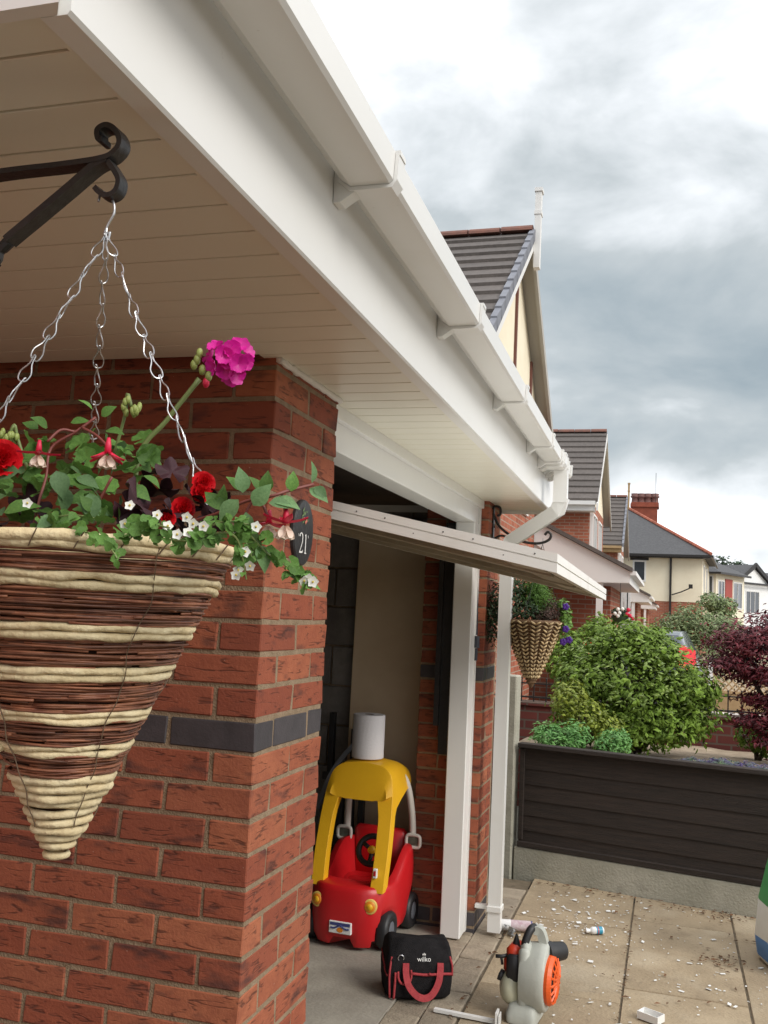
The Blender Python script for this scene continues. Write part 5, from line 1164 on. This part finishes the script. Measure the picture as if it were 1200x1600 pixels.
# ------------------------------------------------------------------ neighbouring gabled houses in the same row
def window(par, x0, x1, y0, y1, z0, z1, axis, mull=1, m_=HWHITE):
    # axis 'x': faces +x (plane x0, spans y); axis 'y': faces -y (plane y0, spans x)
    f_ = .05 if max(abs(y0), abs(y1)) < 35 else .085; q = MB(); pn = MB()
    if axis == 'x':
        for a in ((y0, y0 + f_, z0, z1), (y1 - f_, y1, z0, z1), (y0 + f_, y1 - f_, z0, z0 + f_), (y0 + f_, y1 - f_, z1 - f_, z1)): q.box(x0 - .03, x0 + .035, *a)
        for k in range(1, mull + 1): yy = y0 + (y1 - y0) * k / (mull + 1); q.box(x0 - .02, x0 + .03, yy - .025, yy + .025, z0 + f_, z1 - f_)
        pn.box(x0 - .02, x0 + .005, y0 + f_, y1 - f_, z0 + f_, z1 - f_)
    else:
        for a in ((x0, x0 + f_, z0, z1), (x1 - f_, x1, z0, z1), (x0 + f_, x1 - f_, z0, z0 + f_), (x0 + f_, x1 - f_, z1 - f_, z1)): q.box(a[0], a[1], y0 - .035, y0 + .03, a[2], a[3])
        for k in range(1, mull + 1): xx = x0 + (x1 - x0) * k / (mull + 1); q.box(xx - .025, xx + .025, y0 - .03, y0 + .02, z0 + f_, z1 - f_)
        pn.box(x0 + f_, x1 - f_, y0 - .005, y0 + .02, z0 + f_, z1 - f_)
    w_ = q.obj('window', m_, par); pn.obj('pane', GLASS, w_); return w_
ZR, ZE, HW = 6.42, 4.38, 2.62
def gable_house(label, ya, xw, cap, fin, gabl, timb, eave_m, bay=True, porch=True, courses=12, back=-7.4):
    h = thing('gabled_house', label, 'house', (xw, ya, 0), 'gabled brick houses along the row')
    y0, y1 = ya - HW + .25, ya + HW - .25; xg = xw + .20
    q = MB(); q.box(back, xw, y0, y1, -.05, ZE + .02); q.obj('wall', WBR, h)
    sl_ = (ZR - ZE) / HW
    zz_ = lambda y: ZR - .10 - abs(y - ya) * sl_
    q = MB(); q.add([(xw, y0, ZE + .021), (xw, y1, ZE + .021), (xw, y1, zz_(y1)), (xw, ya, zz_(ya)), (xw, y0, zz_(y0)), (xw - .2, y0, ZE + .021), (xw - .2, y1, ZE + .021), (xw - .2, y1, zz_(y1)), (xw - .2, ya, zz_(ya)), (xw - .2, y0, zz_(y0))], [(0, 1, 2, 3, 4), (9, 8, 7, 6, 5), (0, 4, 9, 5), (1, 6, 7, 2), (2, 7, 8, 3), (3, 8, 9, 4), (0, 5, 6, 1)]); q.obj('gable_panel', gabl, h)
    if timb:
        for dy, zt_ in ((-1.45, 0), (0, 0), (1.45, 0)):
            q = MB(); q.box(xw, xw + .03, ya + dy - .04, ya + dy + .04, ZE, zz_(ya + dy) - .05); q.obj('timber_stud', BROWNT, h)
    # near roof slope in tile courses, far slope as one sheet
    for k in range(courses):
        t0, t1 = k / courses, (k + 1.12) / courses; q = MB()
        f = lambda t: (ya - (HW + .12) * (1 - t), ZE - .09 + (ZR - ZE + .09) * t)
        (ya0, za0), (ya1, za1) = f(t0), f(min(t1, 1.0))
        q.add([(x, yy, z) for x in (back, xg) for yy, z in ((ya0, za0), (ya0 - .012, za0 + .075), (ya1, za1 + .035), (ya1, za1))], [(0, 1, 2, 3), (7, 6, 5, 4), (0, 4, 5, 1), (1, 5, 6, 2), (2, 6, 7, 3), (3, 7, 4, 0)])
        q.obj('tile_course', TILE, h)
        if cap:
            q = MB(); q.add([(x, yy, z) for x in (xg - .04, xg + .03) for yy, z in ((ya0, za0 - .05), (ya0 - .02, za0 + .10), (ya1 - .04, za1 + .06), (ya1, za1 - .05))], [(0, 1, 2, 3), (7, 6, 5, 4), (0, 4, 5, 1), (1, 5, 6, 2), (2, 6, 7, 3), (3, 7, 4, 0)]); q.obj('verge_cap', VERGE, h)
    q = MB(); q.add([(back, ya, ZR), (xg, ya, ZR), (xg, ya + HW + .12, ZE - .09), (back, ya + HW + .12, ZE - .09), (back, ya, ZR + .04), (xg, ya, ZR + .04), (xg, ya + HW + .12, ZE - .03), (back, ya + HW + .12, ZE - .03)], [(0, 1, 2, 3), (7, 6, 5, 4), (0, 4, 5, 1), (1, 5, 6, 2), (2, 6, 7, 3), (3, 7, 4, 0)]); q.obj('far_roof_slope', TILE, h)
    n = 14; rt_ = MB().loft([[V((x, .11 * math.cos(a), .06 + .09 * math.sin(a))) for a in [i * math.pi / 8 for i in range(9)]] for x in (0, .40)], True, True).mesh('ridge_tile'); rt_.materials.append(RIDGE)
    for k in range(n): link('ridge_tile', rt_, h, mw=Matrix.Translation((xg - .41 - k * .42, ya, ZR - .03 + random.uniform(-.008, .008))))
    for s_ in (-1, 1):                                  # bargeboards and the soffit under the verge
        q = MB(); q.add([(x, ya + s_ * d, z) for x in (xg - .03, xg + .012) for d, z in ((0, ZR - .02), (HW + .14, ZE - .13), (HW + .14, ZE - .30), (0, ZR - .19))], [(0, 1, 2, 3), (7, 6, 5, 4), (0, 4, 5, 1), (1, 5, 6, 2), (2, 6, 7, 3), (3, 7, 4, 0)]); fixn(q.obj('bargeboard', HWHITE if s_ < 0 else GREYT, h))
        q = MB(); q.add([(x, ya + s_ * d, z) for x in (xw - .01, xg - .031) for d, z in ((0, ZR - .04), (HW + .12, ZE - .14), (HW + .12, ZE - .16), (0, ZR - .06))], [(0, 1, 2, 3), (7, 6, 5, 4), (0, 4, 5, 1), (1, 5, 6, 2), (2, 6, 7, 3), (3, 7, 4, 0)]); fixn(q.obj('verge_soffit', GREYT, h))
    q = MB(); q.box(back, xg - .05, ya - HW - .20, ya - HW - .10, ZE - .17, ZE - .08); q.box(back, xg - .06, ya - HW - .10, ya - HW + .02, ZE - .30, ZE - .14); q.box(back, xg - .06, ya - HW - .085, y0, ZE - .31, ZE - .301); q.obj('eaves_gutter', eave_m, h)
    if fin:
        q = MB(); q.box(xg + .014, xg + .09, ya - .06, ya + .06, ZR - .45, ZR + .55); q.box(xg + .006, xg + .10, ya - .07, ya + .07, ZR + .25, ZR + .30); q.box(xg + .004, xg + .105, ya - .075, ya + .075, ZR + .553, ZR + .60); q.obj('finial', fin, h)
    window(h, xw, xw, ya - 1.5, ya - .35, 2.95, 4.15, 'x', 1); window(h, xw, xw, ya + .35, ya + 1.5, 2.95, 4.15, 'x', 1)
    q = MB(); q.box(xw + .0, xw + .07, y0 + .05, y0 + .12, .1, ZE - .25); q.obj('rainwater_pipe', HWHITE, h)
    if bay:
        q = MB(); q.box(xw + .0, xw + .55, ya - 1.4, ya + 1.2, -.05, .75); q.obj('bay_wall', WBR, h)
        q = MB(); q.box(xw, xw + .6, ya - 1.45, ya + 1.25, .75, .82)
        for x, yy in ((xw + .5, ya - 1.4), (xw + .5, ya - .5), (xw + .5, ya + .3), (xw + .5, ya + 1.15), (xw + .02, ya - 1.4), (xw + .25, ya - 1.4)): q.box(x, x + .05, yy, yy + .05, .82, 2.0)
        q.box(xw, xw + .6, ya - 1.45, ya + 1.25, 2.0, 2.12); q.box(xw + .05, xw + .52, ya - 1.385, ya - 1.37, 1.6, 1.65); bo_ = q.obj('bay_window', HWHITE, h)
        q = MB(); q.box(xw, xw + .52, ya - 1.38, ya + 1.17, .83, 1.99); q.obj('pane', GLASS, bo_)
        q = MB(); q.add([(xw, ya - 1.5, 2.12), (xw + .68, ya - 1.5, 2.12), (xw + .68, ya + 1.3, 2.12), (xw, ya + 1.3, 2.12), (xw, ya - 1.4, 2.5), (xw, ya + 1.2, 2.5)], [(3, 2, 1, 0), (0, 1, 4), (1, 2, 5, 4), (2, 3, 5), (0, 4, 5, 3)]); q.obj('bay_roof', TILE, h)
    if porch:                                           # lean-to porch and garage like our own, on the far side of the gable
        n0 = ya + 2.41; n1 = n0 + 4.6; xe = -.56; zt_ = 2.85 + .52 * (-1.695 - xw + .0)
        zl = lambda x: 2.285 + (xe - x) * .505
        q = MB(); q.add([(xe, n0, 2.11), (xe, n0, 2.275), (xw, n0, zl(xw) - .01), (xw, n0, zl(xw) - .34), (-1.10, n0, 2.10), (xe, n0 + .03, 2.11), (xe, n0 + .03, 2.275), (xw, n0 + .03, zl(xw) - .01), (xw, n0 + .03, zl(xw) - .34), (-1.10, n0 + .03, 2.10)], [(0, 1, 2, 3, 4), (9, 8, 7, 6, 5), (0, 5, 6, 1), (1, 6, 7, 2), (2, 7, 8, 3), (3, 8, 9, 4), (4, 9, 5, 0)]); fixn(q.obj('porch_bargeboard', HWHITE, h))
        q = MB(); q.add([(-1.10, n0 + .032, 2.10), (xw, n0 + .032, zl(xw) - .30), (xw, n0 + .032, 2.10), (-1.10, n0 + .05, 2.10), (xw, n0 + .05, zl(xw) - .30), (xw, n0 + .05, 2.10)], [(0, 1, 2), (5, 4, 3), (0, 3, 4, 1), (1, 4, 5, 2), (2, 5, 3, 0)]); fixn(q.obj('porch_cheek', HWHITE, h))
        q = MB(); q.add([(x, yy, zl(x) + d) for d in (0, .06) for x, yy in ((xe + .04, n0 - .06), (xe + .04, n1), (back, n1), (back, n0 - .06))], [(3, 2, 1, 0), (4, 5, 6, 7), (0, 1, 5, 4), (1, 2, 6, 5), (2, 3, 7, 6), (3, 0, 4, 7)]); q.obj('porch_roof', TILE, h)
        q = MB(); q.box(xe - .02, xe, n0 + .03, n1, 2.10, 2.27); q.box(-1.8, xe - .02, n0 + .031, n1, 2.10, 2.12); q.box(xe, xe + .09, n0 - .02, n1, 2.22, 2.28); q.obj('porch_fascia', HWHITE, h)
        q = MB(); q.box(-1.03, -.94, n0 + .04, n0 + .13, 0, 2.10); q.obj('porch_post', HWHITE, h)
        q = MB(); q.box(-2.2, -.9, n0 + 1.35, n1 - .1, -.05, 2.10); q.obj('garage_pier', WBR, h)
    return h
XW = -1.95
gable_house('nearest gabled house with cream gable, brown timbers, grey verge and white finial', 11.93, XW, True, HWHITE, RENDER, True, HWHITE, bay=False)
gable_house('middle gabled brick house in the row, plain bargeboards and white eaves gutter', 25.5, XW + .10, False, None, RENDER, False, HWHITE)
gable_house('farthest gabled house with stepped verge and bare timber finial post', 39.2, XW + .06, True, TANW, GREYT, False, TANW, bay=False)

bw = thing('bay_window', 'white framed bay window on the brick front beyond the first porch', 'bay window', (-1.2, 19.5, 0))
c1, c2 = at(956, 914, 19.5), at(986, 914, 19.5); q = MB(); q.box(c1.x - .4, c2.x, 19.5, 21.5, -.05, 1.35); q.obj('bay_wall', WBR, bw)
window(bw, c1.x, (c1.x + c2.x) / 2 + .05, 19.49, 0, 1.36, 2.28, 'y', 1); window(bw, (c1.x + c2.x) / 2 + .06, c2.x, 19.49, 0, 1.36, 2.28, 'y', 0)
q = MB(); q.box(c1.x - .4, c2.x + .05, 19.4, 21.5, 2.29, 2.42); q.obj('bay_head', HWHITE, bw)
# far hanging basket at the next porch
fbk = thing('hanging_basket', 'far round hanging basket of white and pink flowers by the neighbour porch', 'hanging basket', (-.68, 14.2, 1.5))
q = MB(); q.lathe([(.005, 1.50), (.08, 1.53), (.12, 1.60), (.125, 1.62)], 16, (-.68, 14.2, 0)); q.obj('bowl', DARKL, fbk, True)
crown('foliage', fbk, [((-.68, 14.2, 1.66), (.13, .13, .09))], 420, .045, DARKL, seed=41)
q = MB()
for x, z in ((-.70, 1.72), (-.74, 1.66), (-.68, 1.67), (-.64, 1.73), (-.70, 1.63)): q.ball((x, 14.08, z), .028, n=8)
q.obj('white_blooms', WHITEF, fbk, True)
q = MB()
for x, z in ((-.56, 1.72), (-.54, 1.64), (-.50, 1.60), (-.58, 1.66)): q.ball((x, 14.12, z), .03, n=8)
q.obj('pink_blooms', PINK, fbk, True)
q = MB(); q.tube([(-.68, 14.2, 1.62), (-.68, 14.2, 2.10)], .004, 5); q.obj('chain', BLACK, fbk)

# ------------------------------------------------------------------ cream house and the houses beyond
ch = thing('cream_house', 'cream rendered house with grey hipped slate roof and tall red chimney', 'house', (-2, 50, 0))
YC = 50; xr = 1.50; xl = -7
q = MB(); q.box(xl, xr, YC, YC + 9, 2.62, 4.98); q.obj('upper_wall', RENDER, ch)
q = MB(); q.box(xl, xr - .03, YC + .03, YC + 8.97, -.05, 2.6195); q.obj('lower_wall', WBR, ch)
e0 = (xr + .42, YC - .40); zr_ = 7.35
q = MB(); q.add([(xl - .4, e0[1], 4.93), (e0[0], e0[1], 4.93), (e0[0], YC + 9.4, 4.93), (xl - .4, YC + 9.4, 4.93), (-2.75, YC + 4.5, zr_ + .45), (-2.85, YC + 4.5, zr_ + .45)], [(3, 2, 1, 0), (0, 1, 4, 5), (1, 2, 4), (2, 3, 5, 4), (3, 0, 5)]); ro = q.obj('roof', SLATE, ch)
a, b = V((e0[0], e0[1], 4.98)), V((-2.75, YC + 4.5, zr_ + .48)); n = 26
rtm = MB().tube([(0, 0, 0), (0, 0, .26)], .085, 6).mesh('hip_tile'); rtm.materials.append(mat('hip_tile_red', (.36, .115, .07), rough=.85, rand=.2))
for k in range(n): link('hip_tile', rtm, ro, mw=Matrix.Translation(a.lerp(b, k / n)) @ (b - a).to_track_quat('Z', 'Y').to_matrix().to_4x4())
q = MB(); q.box(xl - .4, e0[0] - .02, e0[1] - .10, e0[1] - .0, 4.80, 4.92); q.box(xl, e0[0] - .05, e0[1] + .01, YC, 4.76, 4.80); q.box(e0[0] + .0, e0[0] + .1, e0[1] - .1, YC + 9, 4.80, 4.92); q.obj('eaves_gutter', BLACK, ch)
q = MB(); x = .02; q.box(x - .05, x + .05, YC - .12, YC - .03, 0, 4.8); q.obj('rainwater_pipe', BLACK, ch)
window(ch, -1.82, -1.16, YC, 0, 3.55, 4.62, 'y', 0)
q = MB(); q.box(-1.95, -1.05, YC - .03, YC - .001, 4.62, 4.75); q.obj('lintel', BLACK, ch)
q = MB(); q.tube([(.1, YC - .15, 2.95), (.55, YC - .3, 3.1), (1.0, YC - .35, 3.32)], .03, 6); q.box(.9, 1.08, YC - .42, YC - .28, 3.28, 3.48); q.obj('lamp_arm', BLACK, ch)
window(ch, xr, xr, YC + 1.2, YC + 2.6, 3.1, 4.55, 'x', 1)
window(ch, xr, xr, YC + 4.6, YC + 6.2, 3.1, 4.55, 'x', 2)
q = MB(); q.box(xr + .001, xr + .55, YC + .9, YC + 2.9, 2.0, 3.0); q.obj('bay_base', RENDER, ch)
ch.rotation_euler[2] = R(-4)
c0 = at(985, 800, 55); 
q = MB(); cxa, cxb = at(987, 800, 55).x, at(1027, 800, 55).x; zc = at(1005, 792, 55).z
q.box(cxa, cxb, 55, 56.2, 5.6, zc); q.box(cxa - .08, cxb + .08, 54.92, 56.28, zc, zc + .18); q.box(cxa - .03, cxb + .03, 54.97, 56.23, zc + .18, zc + .26); cho = q.obj('chimney_stack', CHIM, ch)
for k in range(4):
    q = MB(); x = cxa + .15 + k * (cxb - cxa - .3) / 3; q.lathe([(.24, 0), (.20, .08), (.18, .30), (.25, .34), (.25, .42), (.2, .44), (.23, .55), (.16, .55)], 10, (x, 55.6, zc + .26)); q.obj('chimney_pot', POT, ch, True)
q = MB(); x = at(1024, 800, 55).x; q.box(x - .012, x + .012, 55, 55.03, zc, zc + 1.9); q.obj('aerial', BLACK, ch)

def far_house(label, y, x0, x1, zeave, ridge, wallm, roofm, depth=8, hip=True, win=(), bands=None):
    h = thing('terrace_house', label, 'house', (x1, y, 0), 'houses beyond the cream house'); q = MB(); q.box(x0, x1, y, y + depth, -.05, zeave); q.obj('wall', wallm, h)
    q = MB()
    if hip: q.add([(x0, y - .3, zeave - .05), (x1 + .35, y - .3, zeave - .05), (x1 + .35, y + depth, zeave - .05), (x0, y + depth, zeave - .05), (x1 - 2.4, y + depth / 2, ridge), (x0, y + depth / 2, ridge)], [(3, 2, 1, 0), (0, 1, 4, 5), (1, 2, 4), (2, 3, 5, 4), (3, 0, 5)])
    else: q.add([(x0, y - .3, zeave - .05), (x1 + .2, y - .3, zeave - .05), (x1 + .2, y + depth, zeave - .05), (x0, y + depth, zeave - .05), (x1 + .2, y + depth / 2, ridge), (x0, y + depth / 2, ridge), (x1 + .2, y - .3, zeave - .3), (x1 + .2, y + depth / 2, ridge - .3)], [(0, 1, 4, 5), (2, 3, 5, 4), (3, 2, 1, 0), (1, 6, 7, 4)])
    q.obj('roof', roofm, h)
    if not hip: q = MB(); q.add([(x1 + .001, y, zeave - .01), (x1 + .001, y + depth, zeave - .01), (x1 + .001, y + depth / 2, ridge - .2), (x1 - .1, y, zeave - .01), (x1 - .1, y + depth, zeave - .01), (x1 - .1, y + depth / 2, ridge - .2)], [(0, 1, 2), (5, 4, 3), (0, 3, 4, 1), (1, 4, 5, 2), (2, 5, 3, 0)]); q.obj('gable_panel', wallm, h)
    q = MB(); q.box(x0, x1 + .38, y - .42, y - .3, zeave - .15, zeave - .03); q.box(x1 + .36, x1 + .46, y - .42, y + depth, zeave - .15, zeave - .03); q.obj('eaves_gutter', BLACK, h)
    for w_ in win: window(h, *w_)
    return h
P6 = lambda x, y, Y: at(x, y, Y)
def fh_px(label, Y, xpx, ye, yr, wallm, roofm, hip, wins=(), depth=7):
    c = at(xpx, ye, Y); zr2 = at(xpx, yr, Y + depth / 2).z; h = far_house(label, Y, c.x - 9, c.x, c.z, zr2, wallm, roofm, depth, hip)
    for (a, b, t, u) in wins: window(h, at(a, t, Y).x, at(b, t, Y).x, Y, 0, at(a, u, Y).z, at(a, t, Y).z, 'y', 0)
    return h
h = fh_px('slate roofed terrace house with red and white bay beyond the cream house', 61, 1119, 893, 862, RENDER, SLATE, True, [(1106, 1115, 898, 930)], depth=4.6)
a = at(1119, 900, 61)
for k, (d0, d1, m_) in enumerate(((.25, 1.3, 1), (2.7, 4.2, 1))): window(h, a.x, a.x, 61 + d0, 61 + d1, 2.6, a.z - .2, 'x', m_)
q = MB(); q.box(a.x + .001, a.x + .05, 62.4, 63.5, .5, a.z - .1); q.obj('red_panel', mat('red_render', (.36, .075, .06), rough=.8), h)
h.rotation_euler[2] = R(-24)
h = fh_px('white rendered house with dark slate gable near the end of the row', 74, 1150, 908, 882, RENDW, SLATE, False, [(1136, 1145, 911, 935)], depth=4.6)
a = at(1150, 908, 74)
window(h, a.x, a.x, 75.3, 77.2, 2.5, 4.2, 'x', 2)
q = MB()
for k in range(9): z = 1.2 + k * .42; q.box(a.x + .001, a.x + .02, 73.99, 74.45, z, z + .2)
q.obj('quoin_stones', BLACK, h)
for sg in (-1, 1):
    q = MB(); q.tube([(a.x + .24, 76.3 + sg * 2.6, a.z - .15), (a.x + .24, 76.3, at(1150, 882, 76.3).z + .02)], 0, sq=(.06, .28), up=(0, 0, 1)); q.obj('bargeboard', BLACK, h)
h.rotation_euler[2] = R(-34)
h = fh_px('farthest grey slate house just beyond the white gable', 90, 1190, 914, 895, RENDW, SLATE, False); h.rotation_euler[2] = R(-20)
# tree tops over the far roofs
ft = thing('far_tree', 'dark tree crown showing over the far slate roofs', 'tree', (2.5, 96, 0)); c = at(1142, 875, 96)
trunk(ft, (c.x, 96, 0), [(c.x, 96, c.z - .8)], .25); crown('crown', ft, [((c.x - .9, 96, c.z - .8), (1.1, 1, 1.2)), ((c.x + .6, 96, c.z - .9), (.9, .9, .9))], 900, .35, DARKL, seed=51, lump=.4)
